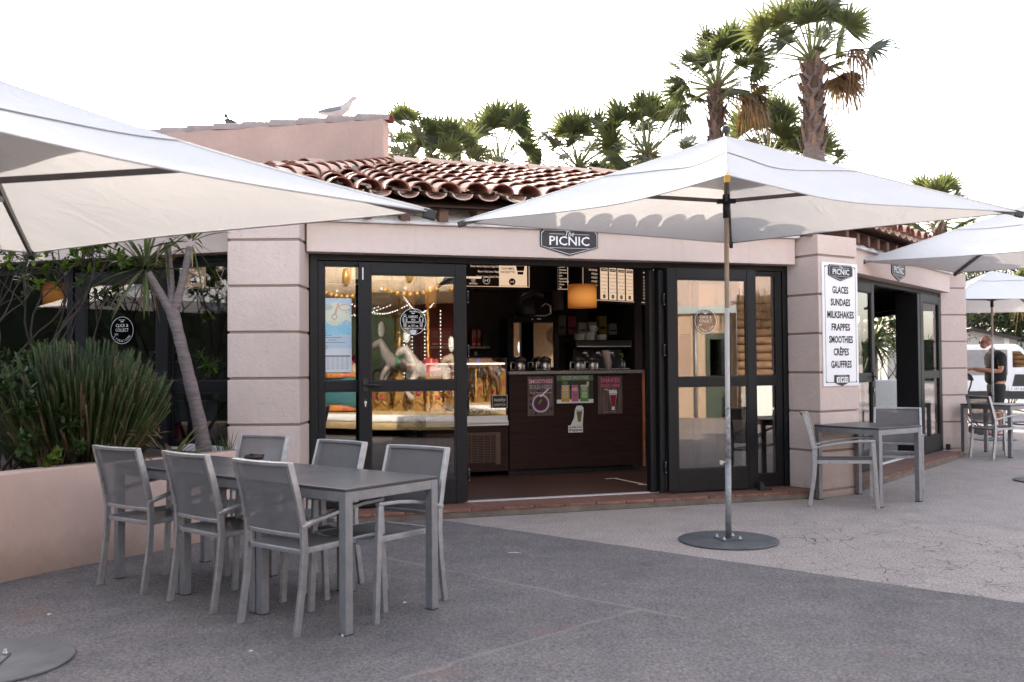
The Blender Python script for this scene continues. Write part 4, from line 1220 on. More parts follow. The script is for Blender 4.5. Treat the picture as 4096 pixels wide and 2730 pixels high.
# ---------------------------------------------------------------- inside the cafe
CO = -1.83                                # front of the counter
def iloc(s, o, z): return FF(s, o, z)
t = thing('serving_counter', 'dark brown serving counter with speckled granite top and posters on its front', 'counter', FF(1.8, -2.1, ZT))
m = MB(FF); m.box(.972, 2.636, -2.45, CO-.002, ZT+.07, 1.243); m.build('front_panel', M['wood'], t, bevel=.003)
m = MB(FF); m.box(.985, 2.55, -2.42, CO-.09, ZT, ZT+.07); m.build('plinth', M['alu_soft'], t)
M['granite'] = mat('speckled_granite', (.42,.41,.41), .25, 0, .1, 120, col2=(.05,.05,.055), spec=.6)
m = MB(FF); m.box(.962, 2.634, -2.47, CO+.03, 1.244, 1.28); m.build('countertop', M['granite'], t, bevel=.004)
m = MB(FF); m.box(2.638, 2.668, -2.45, CO+.02, ZT+.05, 1.285); m.build('side_panel', M['edge'], t, bevel=.002)

def poster(name, label, s0, s1, z0, z1, o, base, F=FF, cat='poster'):
    t = thing(name, label, cat, F((s0+s1)/2, o, z0), 0, None)
    m = MB(F); m.box(s0, s1, o-.003, o, z0, z1); m.build('sheet', base, t)
    return t
PK = lambda n, c, r=.5: flat(n, c, r)
M['plank'] = mat('printed_wood_planks', (.20,.13,.115), .5, 0, .3, 6, col2=(.035,.022,.02), stretch=(9,9,.6))
M['pink'] = PK('poster_pink', (.85,.16,.30)); M['lilac'] = PK('poster_lilac', (.80,.72,.84)); M['maroon'] = PK('poster_maroon', (.16,.015,.03)); M['purple'] = PK('poster_berry', (.085,.018,.05))
M['pgreen'] = PK('poster_green', (.13,.22,.085)); M['pyel'] = PK('poster_orange', (.62,.36,.08)); M['ppink'] = PK('poster_rose', (.55,.16,.26)); M['pjade'] = PK('poster_jade', (.10,.32,.07)); M['offw'] = PK('poster_white', (.86,.84,.82)); M['pbrown'] = PK('poster_frappe_brown', (.20,.14,.05)); M['pred'] = PK('poster_shake_red', (.26,.012,.03)); M['pleaf'] = PK('poster_leaf', (.12,.26,.06))
# smoothies poster
o = CO+.004
t = poster('poster', 'poster on the counter reading SMOOTHIES SOLD HERE above a purple drink', 1.195, 1.513, .761, 1.216, o, M['plank'])
m = MB(FF)
m.text('SMOOTHIES', 1.354, 1.140, .062, o+.0028, width=.292, bold=.030, mi=1); m.text('SMOOTHIES', 1.354, 1.140, .062, o+.004, width=.286, bold=-.004, mi=0)
m.text('SOLD HERE', 1.354, 1.076, .062, o+.0028, width=.278, bold=.030, mi=1); m.text('SOLD HERE', 1.354, 1.076, .062, o+.004, width=.272, bold=-.004, mi=2)
m.text('real fruit smoothies blended with juice', 1.354, 1.022, .02, o+.003, width=.27, mi=1)
m.build('lettering', [M['pink'], M['lilac'], PK('poster_indigo', (.07,.05,.20))], t, recalc=False)
m = MB(FF); m.disc(1.352, .905, .104, o+.002, mi=0); m.ring(1.352, .905, .092, .104, o+.003, mi=1); m.ring(1.352,.905,.082,.084,o+.003,mi=1)
m.poly([(1.325,.915),(1.345,.945),(1.375,.955),(1.362,.925),(1.34,.91)], o+.004, 2); m.poly([(1.315,.89),(1.33,.92),(1.35,.925),(1.345,.90)], o+.005, 2)
m.poly([(1.340,.985),(1.352,.975),(1.455,1.070),(1.444,1.080)], o+.005, 3)
for x, z in ((1.23,1.0),(1.235,.93),(1.225,.86),(1.48,.84),(1.29,.785),(1.33,1.045)): m.disc(x, z, .018, o+.002, 14, 4)
m.build('picture', [M['purple'], M['lilac'], M['pleaf'], M['offw'], PK('poster_blueberry', (.02,.022,.05))], t, recalc=False)
# veggie smoothies
t = poster('poster', 'wide poster on the counter reading VEGGIE SMOOTHIES with three coloured jars', 1.551, 2.009, .900, 1.226, o, PK('poster_slate', (.045,.040,.042)))
m = MB(FF); m.rect(1.551, 2.009, 1.165, 1.226, o+.0015, 0); m.rect(1.551, 2.009, .900, .945, o+.0015, 1)
for k, (x, w, c) in enumerate(((1.658,.052,2),(1.777,.044,3),(1.895,.054,4))):
    z0, z1 = .918, 1.088
    m.poly([(x-w*.9,z0),(x+w*.9,z0),(x+w,z0+.012),(x+w,z1-.02),(x+w*.85,z1),(x-w*.85,z1),(x-w,z1-.02),(x-w,z0+.012)], o+.003, c)
    m.rect(x-w*.9, x+w*.9, z1-.004, z1+.026, o+.004, 5 if k != 1 else 3); m.rect(x-w*.62, x+w*.62, z0+.045, z0+.115, o+.004, 5 if k == 0 else (3 if k == 1 else 5))
for d in ((-.03,.06),(-.012,.075),(.01,.07),(.028,.055),(0,.05)): m.poly([(1.655,1.105),(1.655+d[0]-.008,1.105+d[1]*.6),(1.655+d[0],1.105+d[1]),(1.655+d[0]+.008,1.105+d[1]*.6)], o+.0048, 6)
m.poly([(1.915,1.10),(1.925,1.145),(1.94,1.16),(1.955,1.14),(1.95,1.10)], o+.0048, 5)
m.build('picture', [M['pgreen'], M['offw'], M['pyel'], M['ppink'], M['pjade'], PK('poster_cream', (.55,.56,.40)), M['pleaf']], t, recalc=False)
m = MB(FF); m.text('VEGGIE SMOOTHIES', 1.78, 1.178, .058, o+.003, width=.34)
for x, a, b in ((1.658,'carrot','boost'),(1.777,'ginger','beets'),(1.895,'green','reviver')):
    m.text(a, x, 1.066, .024, o+.0055, width=.070, bold=.02); m.text(b, x, 1.046, .024, o+.0055, width=.066, bold=.02)
m.text('Veggie Power Smoothies', 1.78, .911, .02, o+.0055, width=.15)
for x, rows in ((1.658,('CARROT','LIME','MANGO')),(1.777,('BEETROOT','GINGER','APPLE')),(1.895,('KALE','SPINACH','MANGO'))):
    for k, q in enumerate(rows): m.text(q, x, 1.014-.017*k, .011, o+.0056, width=.042, mi=1)
m.build('lettering', [M['offw'], M['ink']], t, recalc=False)
def shake_glass(m, x, z0, h, o, c_liq, white, ink):
    w = h*.20
    m.poly([(x-w*.55,z0),(x+w*.55,z0),(x+w*.2,z0+h*.08),(x-w*.2,z0+h*.08)], o, white)
    m.poly([(x-w*.3,z0+h*.06),(x+w*.3,z0+h*.06),(x+w*.95,z0+h*.76),(x-w*.95,z0+h*.76)], o+.0004, white)
    m.poly([(x-w*.38,z0+h*.16),(x+w*.38,z0+h*.16),(x+w*.82,z0+h*.70),(x-w*.82,z0+h*.70)], o+.001, c_liq)
    m.poly([(x-w*1.05,z0+h*.76),(x+w*1.05,z0+h*.76),(x+w*1.0,z0+h*.84),(x+w*.75,z0+h*.97),(x+w*.35,z0+h*.89),(x,z0+h*.99),(x-w*.35,z0+h*.89),(x-w*.6,z0+h*.96),(x-w*1.0,z0+h*.85)], o+.0012, white)
    m.rect(x-w*1.1, x+w*1.1, z0+h*.745, z0+h*.765, o+.0016, ink)
# shakes poster (its cartoon animal is left out)
t = poster('poster', 'wood patterned poster on the counter reading SHAKES SOLD HERE beside a red milkshake', 2.069, 2.382, .765, 1.215, o, M['plank'])
m = MB(FF); m.text('SHAKES', 2.226, 1.140, .075, o+.003, width=.245, bold=.02); m.text('SOLD HERE', 2.226, 1.082, .052, o+.003, width=.240, bold=.015); m.text('cheeky moo shakes', 2.226, .782, .028, o+.003, width=.17)
m.build('lettering', M['pink'], t, recalc=False)
m = MB(FF); shake_glass(m, 2.26, .810, .255, o+.003, 1, 0, 2); m.poly([(2.15,1.055),(2.155,1.062),(2.232,1.040),(2.228,1.032)], o+.003, 0)
m.build('picture', [M['offw'], M['pred'], M['ink']], t, recalc=False)
# frappe sticker (cartoon animal left out)
t = thing('sticker', 'white cut-out sticker of a brown frappe glass reading cheeky moo frappes', 'sticker', FF(1.78, o, .556))
m = MB(FF); m.box(1.691, 1.873, o-.003, o, .556, .640); m.prism([(1.72,.641),(1.872,.641),(1.875,.70),(1.884,.80),(1.882,.85),(1.855,.872),(1.80,.868),(1.775,.82),(1.765,.73)], o-.003, o); m.build('sheet', M['offw'], t)
m = MB(FF); m.text('cheeky moo', 1.782, .610, .028, o+.002, width=.158, mi=1, bold=.02); m.text('frappes', 1.782, .574, .040, o+.002, width=.166, mi=0, bold=.03); m.build('lettering', [M['pbrown'], M['ink']], t, recalc=False)
m = MB(FF); shake_glass(m, 1.830, .645, .225, o+.001, 1, 0, 2); m.build('picture', [M['signwhite'], M['pbrown'], M['ink']], t, recalc=False)

# ---- display fridge
t = thing('display_fridge', 'glass fronted display fridge with white ledge left of the counter, fruit inside', 'fridge', FF(.35, -2.2, ZT))
m = MB(FF); m.box(-.25, .958, -2.6, CO, ZT+.06, .662); m.build('base_cabinet', M['wood'], t, bevel=.004)
m = MB(FF); m.box(-.25, .958, -2.6, CO+.02, .664, .684); m.box(-.25,.958,-2.6,CO+.02,.690,.712); m.build('ledge', M['white'], t, bevel=.002)
m = MB(FF); m.box(.80,.95,CO-.012,CO+.004,.713,.775); m.box(-.25,.80,CO-.012,CO+.004,.713,.775); m.build('price_rail', M['white'], t)
m = MB(FF); m.text('READING', .82, .735, .02, CO+.006, 'L', width=.10); 
m = MB(FF)
m.box(-.25, -.22, -2.58, CO-.02, .713, 1.44); m.box(.935, .955, -2.58, CO-.02, .713, 1.44); m.box(-.22,.935,-2.58,-2.55,.713,1.44); m.box(-.25,.955,-2.58,CO-.30,1.425,1.445)
m.build('case_frame', M['interior'], t)
m = MB(FF); m.box(-.22, .935, CO-.016, CO-.010, .776, 1.43); m.build('front_glass', M['glass'], t)
m = MB(FF); m.box(-.25, .955, CO-.30, CO-.012, 1.431, 1.439); m.build('top_glass', M['clear'], t)
for z in (1.17, .985):
    m = MB(FF); m.box(-.2, .60, -2.5, CO-.12, z, z+.012); m.build('shelf', M['red'], t)
m = MB(FF); m.box(-.2,.93,CO-.05,CO-.03,1.36,1.38); m.build('light_strip', emit('fridge_light', (1,.86,.72), .9), t)
m = MB(FF)
for s in (-.1,.2,.5,.66): m.tube([(s,CO-.16,1.19),(s,CO-.16,1.36)], .008, 6); m.tube([(s+.07,CO-.2,1.0),(s+.07,CO-.2,1.165)], .008, 6)
m.build('shelf_posts', M['chrome'], t)
random.seed(8)
for k in range(16):
    s = -.12+.063*k+random.uniform(-.01,.01); c = random.choice([(.55,.30,.04),(.60,.40,.06),(.40,.08,.03),(.25,.30,.05)])
    m = MB(); m.ball(FF(s, CO-.16-random.uniform(0,.12), .775+.045), .045, 12, 8, sq=(1,1,.95)); tag(m.build('fruit', flat('fruit_skin', c, .4)), 'round fruit among the heap in the display fridge', 'fruit', 'fruit in the display fridge')
m = MB(FF); m.lathe([(.05,0),(.052,.10),(.038,.16),(.022,.18),(.022,.20),(.001,.20)], 16, (.30, CO-.25, .775)); tag(m.build('plastic_bottle', M['offw']), 'white bottle standing between the fruit in the display fridge', 'bottle')
g = MB(FF)
for k in range(13): g.box(-.16+.075*k, -.152+.075*k, CO+.001, CO+.007, .24, .56)
for k in range(17): g.box(-.2, .80, CO+.001, CO+.005, .245+.019*k, .252+.019*k)
g.box(-.2,.86,CO+.001,CO+.012,.56,.585); g.box(.80,.86,CO+.001,CO+.012,.22,.56)
g.build('vent_grille', mat('brown_grille', (.085,.05,.038), .45, .2), t)
t = thing('chalkboard', 'little black board reading healthy LIFESTYLE on the display fridge', 'chalkboard', FF(.86, CO, .86))
m = MB(FF); m.box(.765, .94, CO+.010, CO+.018, .865, 1.005); m.build('board', M['dark'], t)
m = MB(FF); m.box(.761,.944,CO+.009,CO+.020,1.005,1.010); m.box(.761,.944,CO+.009,CO+.020,.860,.865); m.box(.761,.765,CO+.009,CO+.020,.865,1.005); m.box(.940,.944,CO+.009,CO+.020,.865,1.005); m.build('board_edge', M['offw'], t)
m = MB(FF); m.text('healthy', .853, .940, .052, CO+.019, width=.14, shear=.3); m.text('LIFESTYLE', .853, .888, .032, CO+.019, width=.135); m.build('lettering', M['offw'], t, recalc=False)

# ---- black glass cabinet behind the counter
t = thing('drinks_cabinet', 'black glass fronted cabinet standing on the left part of the counter', 'cabinet', FF(1.35, -2.26, 1.281))
m = MB(FF); a, b, o0, o1, z0, z1 = 1.035, 1.675, -2.44, -2.08, 1.281, 1.925
m.box(a, b, o0, o1, z0, 1.325); m.box(a, a+.075, o0, o1, 1.325, z1); m.box(b-.06, b, o0, o1, 1.325, z1); m.box(a+.075, b-.06, o0, o1, 1.855, z1); m.box(a+.075,b-.06,o0,o0+.03,1.325,1.855)
m.build('case', flat('matt_black_case', (.010,.010,.011), .75, .08), t, bevel=.006)
m = MB(FF); m.box(a+.075, b-.06, o1-.03, o1-.024, 1.325, 1.855); m.build('glass_door', glass('mirror_glass', (.35,.35,.35), .42), t)
m = MB(FF); m.disc(1.34, 1.895, .010, o1+.002, 16); m.box(1.40,1.45,o1,o1+.002,1.893,1.905); m.build('logo_plate', M['offw'], t, recalc=False)
t = thing('coiled_hose', 'dark machine part with a bent metal tube on top of the black cabinet', 'machine', FF(1.4, -2.25, 1.926))  # vague shape for a dark plush figure in silhouette
m = MB(FF); m.lathe([(.10,0),(.12,.05),(.10,.20),(.05,.26),(.02,.30)], 16, (1.32,-2.28,1.926)); m.tube([(1.22,-2.26,1.95),(1.25,-2.22,2.15),(1.40,-2.20,2.22),(1.52,-2.22,2.18)], .035, 10); m.build('body', M['black'], t)
m = MB(FF); m.tube([(1.33,-2.16,1.94),(1.53,-2.14,1.94),(1.595,-2.14,1.97),(1.59,-2.14,2.06),(1.53,-2.14,2.09),(1.48,-2.14,2.05)], .009, 8); m.build('metal_tube', M['chrome'], t)

# ---- things on the counter
M['steel'] = mat('brushed_pot_steel', (.35,.33,.32), .25, 1.0, .3, 30, stretch=(6,6,.3))
JL = ['steel pot with black lid at the left end of the counter', 'steel pot with black lid above the smoothies poster', 'steel pot with black lid above the green poster, left of its pair', 'steel pot with black lid nearest the coffee machine']
for s, lab in zip((1.147,1.461,1.885,2.07), JL):
    t = thing('lidded_pot', lab, 'pot', FF(s, CO-.16, 1.281), 0, 'lidded pots on the counter')
    m = MB(FF); m.lathe([(.070,0),(.074,.01),(.074,.105),(.070,.11)], 20, (s, CO-.16, 1.281)); m.build('body', M['steel'], t)
    m = MB(FF); m.lathe([(.080,0),(.082,.018),(.070,.040),(.035,.052),(.012,.056),(.012,.066),(.001,.067)], 20, (s, CO-.16, 1.392)); m.build('lid', M['black'], t)
    m = MB(FF); m.tube([(s-.07,CO-.13,1.385),(s-.115,CO-.12,1.38),(s-.118,CO-.12,1.295),(s-.07,CO-.13,1.30)], .008, 8); m.build('handle', M['chrome'], t)
m = MB(FF)
for k in range(9): m.lathe([(.036,0),(.044,.10),(.045,.104),(.043,.104),(.035,.004)], 16, (2.29-.004*k, CO-.2, 1.281+.017*k))
tag(m.build('paper_cups', mat('ringed_cups', (.42,.36,.34), .5, var=.25, vs=30)), 'leaning stack of paper cups at the right of the counter', 'cups')
t = thing('soap_dispenser', 'clear pump bottle with green nozzle at the right end of the counter', 'bottle', FF(2.46, CO-.17, 1.281))
m = MB(FF); m.lathe([(.034,0),(.036,.01),(.036,.12),(.020,.145),(.014,.15)], 16, (2.46,CO-.17,1.281)); m.build('bottle', glass('soap_bottle', (.6,.68,.72), .08), t)
m = MB(FF); m.tube([(2.46,CO-.17,1.43),(2.46,CO-.17,1.475)], .010, 8); m.bar([(2.475,CO-.17,1.478),(2.42,CO-.17,1.474)], .016, .012); m.build('nozzle', M['pleaf'], t)

# ---- coffee corner
t = thing('coffee_machine', 'black espresso machine with steel trim behind the right part of the counter', 'coffee machine', FF(2.4, -2.75, .9))
m = MB(FF); m.box(2.10, 2.78, -3.0, -2.55, 1.15, 1.30); m.box(2.10,2.78,-3.05,-2.72,1.30,1.56); m.box(2.06,2.82,-3.05,-2.52,1.56,1.66); m.build('body', M['black'], t, bevel=.012)
m = MB(FF); m.box(2.08, 2.80, -2.519, -2.512, 1.575, 1.585); m.box(2.08,2.80,-2.55,-2.545,1.29,1.30); m.build('steel_trim', M['chrome'], t)
for s in (2.20,2.38,2.56):
    m = MB(FF); m.lathe([(.038,0),(.042,.03),(.030,.06)], 14, (s,-2.6,1.47)); m.tube([(s,-2.58,1.475),(s-.01,-2.46,1.465)], .012, 8); m.build('brew_head', M['chrome'], t)
m = MB(FF); m.box(1.95,2.85,-3.05,-2.5,ZT,1.15); tag(m.build('back_bar', M['wood']), 'dark low cupboard under the espresso machine', 'cupboard')
for i, (s, n_) in enumerate(((2.2,7),(2.34,9),(2.50,6))):
    m = MB(FF)
    for k in range(n_): m.lathe([(.03,0),(.075,.012),(.075,.014),(.03,.004)], 18, (s, -2.75, 1.661+.012*k))
    tag(m.build('saucer_stack', M['offw']), ['short stack of white saucers at the left on the espresso machine','tallest stack of white saucers on the espresso machine','low stack of white saucers at the right on the espresso machine'][i], 'saucers', 'saucers on the espresso machine')
m = MB(FF); m.lathe([(.028,0),(.042,.05),(.044,.075),(.040,.075),(.026,.006)], 16, (2.36,-2.70,1.775)); m.tube([(2.40,-2.70,1.83),(2.43,-2.70,1.82),(2.42,-2.70,1.79),(2.395,-2.70,1.785)], .006, 6)
tag(m.build('cup', M['offw']), 'white cup on top of the tallest saucer stack', 'cup')
t_ = MB(FF); t_.box(2.0,3.0,-3.24,-3.02,1.72,1.745); tag(t_.build('wall_shelf', M['wood']), 'dark shelf with small packets above the espresso machine', 'shelf')
PKT = [((.09,.085,.08),'grey'),((.28,.03,.05),'red'),((.45,.40,.36),'cream'),((.50,.46,.44),'white'),((.33,.27,.05),'yellow'),((.40,.38,.36),'pale')]
for k, (c, n_) in enumerate(PKT):
    s = 2.08+.145*k; h = (.26,.24,.16,.17,.25,.15)[k]
    m = MB(FF); m.box(s-.055, s+.055, -3.18, -3.08, 1.746, 1.746+h); m.rect(s-.04, s+.04, 1.746+h*.3, 1.746+h*.42, -3.078, 1)
    tag(m.build('packet', [flat('packet_'+n_, c, .5), M['dark']], bevel=.004), n_+' packet on the shelf above the espresso machine', 'packet', 'packets on the shelf')
# left shelf with red boxes
m = MB(FF); m.box(.10,1.06,-3.24,-2.95,1.565,1.592); tag(m.build('wall_shelf', M['shelf']), 'pale wooden wall shelf carrying red boxes left of the cabinet', 'shelf')
for k, (s, w_) in enumerate(((.36,.12),(.51,.14),(.70,.16),(.87,.055),(.935,.05))):
    t = thing('cereal_box', ['dark red box at the left end of the wall shelf','red box beside the end box on the wall shelf','widest red box with pale label on the wall shelf','narrow red tube box on the wall shelf','narrow red box nearest the black speaker'][k], 'box', FF(s,-3.08,1.593), 0, 'red boxes on the wall shelf')
    m = MB(FF); m.box(s-w_/2, s+w_/2, -3.16, -3.02, 1.593, 1.593+.235-.02*(k>2)); m.build('carton', M['red'], t, bevel=.003)
    m = MB(FF); m.rect(s-w_*.38, s+w_*.38, 1.70, 1.79, -3.018, 0); m.rect(s-w_*.3, s+w_*.3, 1.615, 1.63, -3.018, 1); m.build('label', [M['tan'], M['offw']], t, recalc=False)
m = MB(FF); m.box(.975,1.055,-3.15,-3.0,1.593,1.735); tag(m.build('loudspeaker', M['black'], bevel=.006), 'small black speaker at the right end of the wall shelf', 'speaker')
m = MB(FF); m.box(.93,.97,-3.248,-3.235,1.48,1.53); tag(m.build('socket', M['offw'], bevel=.004), 'small wall socket under the wall shelf', 'socket')

# ---- lamps
M['shade'] = None
def lampmat():
    m, nt, out = newmat('glowing_orange_shade')
    tc = N(nt, 'ShaderNodeTexCoord')
    sp = N(nt, 'ShaderNodeVectorMath', operation='DISTANCE'); L(nt, tc.outputs['Generated'], sp.inputs[0]); sp.inputs[1].default_value = (.55,.3,.45)
    e = N(nt, 'ShaderNodeEmission'); L(nt, mixc(nt, ramp(nt, sp.outputs['Value'], .12, .62), (1.0,.40,.09), (.20,.052,.009)), e.inputs[0]); e.inputs[1].default_value = .20
    L(nt, e.outputs[0], out.inputs['Surface']); return m
M['shade'] = lampmat()
def pendant(F, s, o, z0, z1, r, label, lit=True):
    t = thing('pendant_lamp', label, 'lamp', F(s, o, z0), 0, 'pendant lamps in the cafe')
    m = MB(F); n = 28
    m.add([(s+r*math.cos(2*PI*k/n), o+r*math.sin(2*PI*k/n), z) for z in (z0, z1) for k in range(n)], [(k,(k+1)%n,n+(k+1)%n,n+k) for k in range(n)], 0, True)
    m.build('lamp_shade', M['shade'] if lit else flat('unlit_shade', (.12,.10,.10), .8), t)
    if lit:
        ld = bpy.data.lights.new('lamp_bulb', 'POINT'); ld.energy = 2.0; ld.color = (1,.62,.34); ld.shadow_soft_size = .02
        lo = link(bpy.data.objects.new('lamp_bulb', ld)); q_ = F(s,o,(z0+z1)/2); lo.location = (q_[0]-t.location.x, q_[1]-t.location.y, q_[2]-t.location.z); adopt(lo, t)
    m = MB(F); m.tube([(s,o,z1-.05),(s,o,2.66)], .006, 6); m.tube([(s,o,z1-.1),(s,o,z1-.02)], .02, 8); m.build('cord', M['black'], t)
pendant(FF, 1.772, -1.55, 2.005, 2.268, .166, 'glowing orange drum lamp hanging over the middle of the counter')
pendant(FF, -.13, -1.5, 1.985, 2.29, .175, 'glowing orange drum lamp seen through the left glass door')
pendant(FL, -4.33, -2.5, 2.15, 2.45, .15, 'glowing orange drum lamp seen through the left windows')
pendant(FF, 1.85, -2.6, 2.04, 2.285, .075, 'small unlit grey lamp left of the glowing one over the counter', False)
pendant(FF, 2.95, -.9, 1.97, 2.22, .14, 'glowing orange drum lamp seen through the right side window')
pendant(FF, 3.05, -2.3, 2.0, 2.2, .07, 'small unlit grey lamp in the dark right end of the bar', False)

# ---- menu boards
def board(F, label, s0, s1, z0, z1, o, panels, extra):
    t = thing('menu_board', label, 'menu', F((s0+s1)/2, o, z0), 0, 'dark menu boards over the bar')
    m = MB(F); m.box(s0, s1, o-.04, o, z0, z1); m.build('board', M['dark'], t)
    m = MB(F); b = .012
    m.rect(s0+.03, s1-.03, z0+.03, z0+.03+.006, o+.002)
    for x in (s0+.03, s1-.036): m.rect(x, x+.006, z0+.036, z1, o+.002)
    for p in panels: m.rect(*p, o+.002)
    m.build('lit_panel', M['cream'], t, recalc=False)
    for fn in extra: fn(t)
    return t
def boardA(t):
    o = -2.395; m = MB(FF); d = MB(FF)
    for k, q in enumerate(('Banane, Ananas / Beetroot, Ginger, Blueberries, Pineapple','Banane / Kale, Lemon, Mango, Banana','Banane / Avocat, Spinach, Mango, Banana')): m.text(q, .93, 2.535-.062*k, .036, o+.003, 'R' if False else 'C', sx=.62)
    m.rect(.30, .80, 2.395, 2.42, o+.003)
    d.text('AU CHOIX / CHOICE OF ...', .55, 2.40, .024, o+.004, sx=.8)
    m.text('RICE', .53, 2.37, .026, o+.003); m.text('MILK', .53, 2.335, .026, o+.003); m.text('+', .60, 2.35, .03, o+.003); m.text('CHIA', .70, 2.372, .026, o+.003); m.text('OU', .70, 2.349, .026, o+.003); m.text('GRAINES', .70, 2.326, .026, o+.003)
    m.ring(.865, 2.375, .040, .044, o+.003, 30); m.text('6 €', .865, 2.363, .036, o+.003, bold=.01)
    for k, q in enumerate(('MOCHA','CARAMEL','NOISETTE')): d.text(q, 1.045, 2.555-.043*k, .040, o+.004, 'L', bold=.01)
    d.disc(1.19, 2.365, .042, o+.004, 30); d.text('Option Lactose Free - Lait de Soja - Amande', 1.205, 2.31, .022, o+.004, width=.33)
    d.poly([(1.25,2.50),(1.34,2.50),(1.35,2.56),(1.24,2.56)], o+.004); d.poly([(1.262,2.455),(1.33,2.455),(1.335,2.49),(1.257,2.49)], o+.004)
    m.text('6 €', 1.19, 2.353, .034, o+.005, bold=.01)
    d.text('BLUEBERRY BOOST', -.10, 2.545, .036, o+.004, sx=.8); d.ring(-.08, 2.49, .028, .034, o+.004, 24)
    for k, q in enumerate(('Ginger, Thyme / Myrtilles, Avoine','Banane, Kiwi / Grapefruit, Pineapple','Orange, Mangue / Strawberry, Blueberry, Mango')): m.text(q, .17, 2.56-.045*k, .030, o+.003, 'L', sx=.5)
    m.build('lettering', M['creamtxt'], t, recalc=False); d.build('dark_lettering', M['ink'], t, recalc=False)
board(FF, 'long dark menu board with a cream caramel panel above the display fridge', -1.2, 1.44, 2.27, 2.655, -2.395, [(1.025,1.38,2.30,2.62),(-.26,.05,2.36,2.62),(-.75,-.30,2.36,2.62)], [boardA])
def boardB(t):
    m = MB(FF); o = -2.6
    for k, q in enumerate(('Espresso','Americano','Café au lait','Latte','Cappuccino','Hot chocolate','Infusion','Thé')): m.text(q, 1.87, 2.575-.037*k, .030, o+.003, 'L', sx=.75)
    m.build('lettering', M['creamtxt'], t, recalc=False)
board(FF, 'narrow dark drinks list board between the two larger menu boards', 1.82, 2.02, 2.27, 2.655, -2.6, [], [boardB])
FB = Frame(*FF(2.30, -2.35, 0)[:2], 40)
def boardC(t):
    m = MB(FB); d = MB(FB); o = 0
    heads = ('CONTINENTAL','FULL ENGLISH','SCANDI','BRUNCH','VEGAN')
    body = (('1 Viennoiserie','au choix','Pain / Beurre','Yaourt','Orange','Café'),('Bacon / Sausage','Egg / Mushroom','Tomato / Beans','Toast','Orange Juice','Tea or Coffee'),('Saumon fumé','Avocado','Œufs brouillés','Toast','Jus d\'orange','Thé ou Café'),('Muffin','Bacon Œuf','Saumon Avocado','Pancakes / Fruits','Orange Juice','Tea or Coffee'),('Avocado Toast','Overnight Oats','Fruits','Muesli Bowl','Jus d\'orange','Thé ou Café'))
    for i in range(5):
        x = .10+.155*i
        d.rect(x-.058, x+.058, 2.52, 2.555, o+.004); m.text(heads[i], x, 2.53, .022, o+.005, width=.10)
        for k, q in enumerate(body[i]): d.text(q, x, 2.475-.045*k, .024, o+.004, width=min(.115, .010*len(q)+.03))
        d.disc(x, 2.205, .026, o+.004, 24); m.text('15 €', x, 2.197, .024, o+.005, sx=.8)
    m.text('BREAKFAST', .40, 2.595, .030, o+.003)
    for k, q in enumerate(('BREAKFAST BAPS','BACON & EGG','SAUSAGE & EGG','BACON CHEDDAR','BACON ŒUF CHEDDAR','BACON CHEVRE MIEL','SAUMON ŒUF AVOCADO','SCRAMBLED EGGS ON TOAST','BEANS ON TOAST')): m.text(q, .825, 2.535-.040*k-(.02 if k else 0), .026, o+.003, 'L', width=min(.19, .011*len(q)))
    m.ring(.89, 2.175, .028, .032, o+.003, 24); m.text('6,50 €', .89, 2.167, .02, o+.003)
    for k, q in enumerate(('AVOCADO','EGG AVOCADO','AVOCADO','AVOCADO','AVOCADO','TOMATE AVOCADO')): m.text(q, -.02, 2.56-.047*k, .034, o+.003, 'R', sx=.6)
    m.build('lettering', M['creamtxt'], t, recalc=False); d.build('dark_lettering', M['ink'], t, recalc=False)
board(FB, 'large dark breakfast menu board with five cream columns behind the glowing lamp', -.30, 1.06, 2.12, 2.655, 0, [(.10+.155*i-.066,.10+.155*i+.066,2.165,2.57) for i in range(5)], [boardC])
# writing on the floor
m = MB(FF); m.box(1.90,2.05,-1.22,-1.19,ZT,ZT+.002); m.add([(1.98,-1.19,ZT+.0025),(2.02,-1.19,ZT+.0025),(2.10,-.62,ZT+.0025),(2.05,-.62,ZT+.0025)], [(0,1,2,3)]); m.box(2.02,2.22,-.62,-.59,ZT,ZT+.002)
tag(m.build('floor_sticker', M['offw']), 'white angular floor marking in front of the counter', 'floor sticker')
# things seen through the left windows
t = thing('menu_board', 'ice cream menu board with CORNET and COUPE drawings behind the left window', 'menu', FL(-1.2,-1.5,2.2), 0, 'dark menu boards over the bar')
m = MB(FL); m.box(-1.85,-.2,-1.54,-1.5,2.20,2.62); m.build('board', M['dark'], t)
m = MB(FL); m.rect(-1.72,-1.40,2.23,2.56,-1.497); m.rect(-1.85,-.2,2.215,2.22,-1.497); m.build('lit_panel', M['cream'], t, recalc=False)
m = MB(FL); d = MB(FL)
m.text('CORNET', -1.22, 2.255, .038, -1.496, width=.13); m.text('COUPE', -.95, 2.26, .038, -1.496, width=.11)
for x, z in ((-1.245,2.42),(-1.195,2.42),(-1.22,2.45)): m.ring(x, z, .022, .027, -1.496, 20)
for a, b in (((-1.27,2.41),(-1.22,2.31)),((-1.17,2.41),(-1.22,2.31)),((-1.27,2.41),(-1.17,2.41))):
    dx, dz = b[0]-a[0], b[1]-a[1]; l_ = math.hypot(dx,dz); nx, nz = -dz/l_*.003, dx/l_*.003
    m.poly([(a[0]-nx,a[1]-nz),(a[0]+nx,a[1]+nz),(b[0]+nx,b[1]+nz),(b[0]-nx,b[1]-nz)], -1.4955)
for x in (-1.01,-.89): m.rect(x-.003,x+.003,2.36,2.52,-1.496)
m.rect(-1.02,-.88,2.515,2.522,-1.496); m.rect(-.99,-.91,2.305,2.312,-1.496); m.rect(-.955,-.945,2.31,2.36,-1.496)
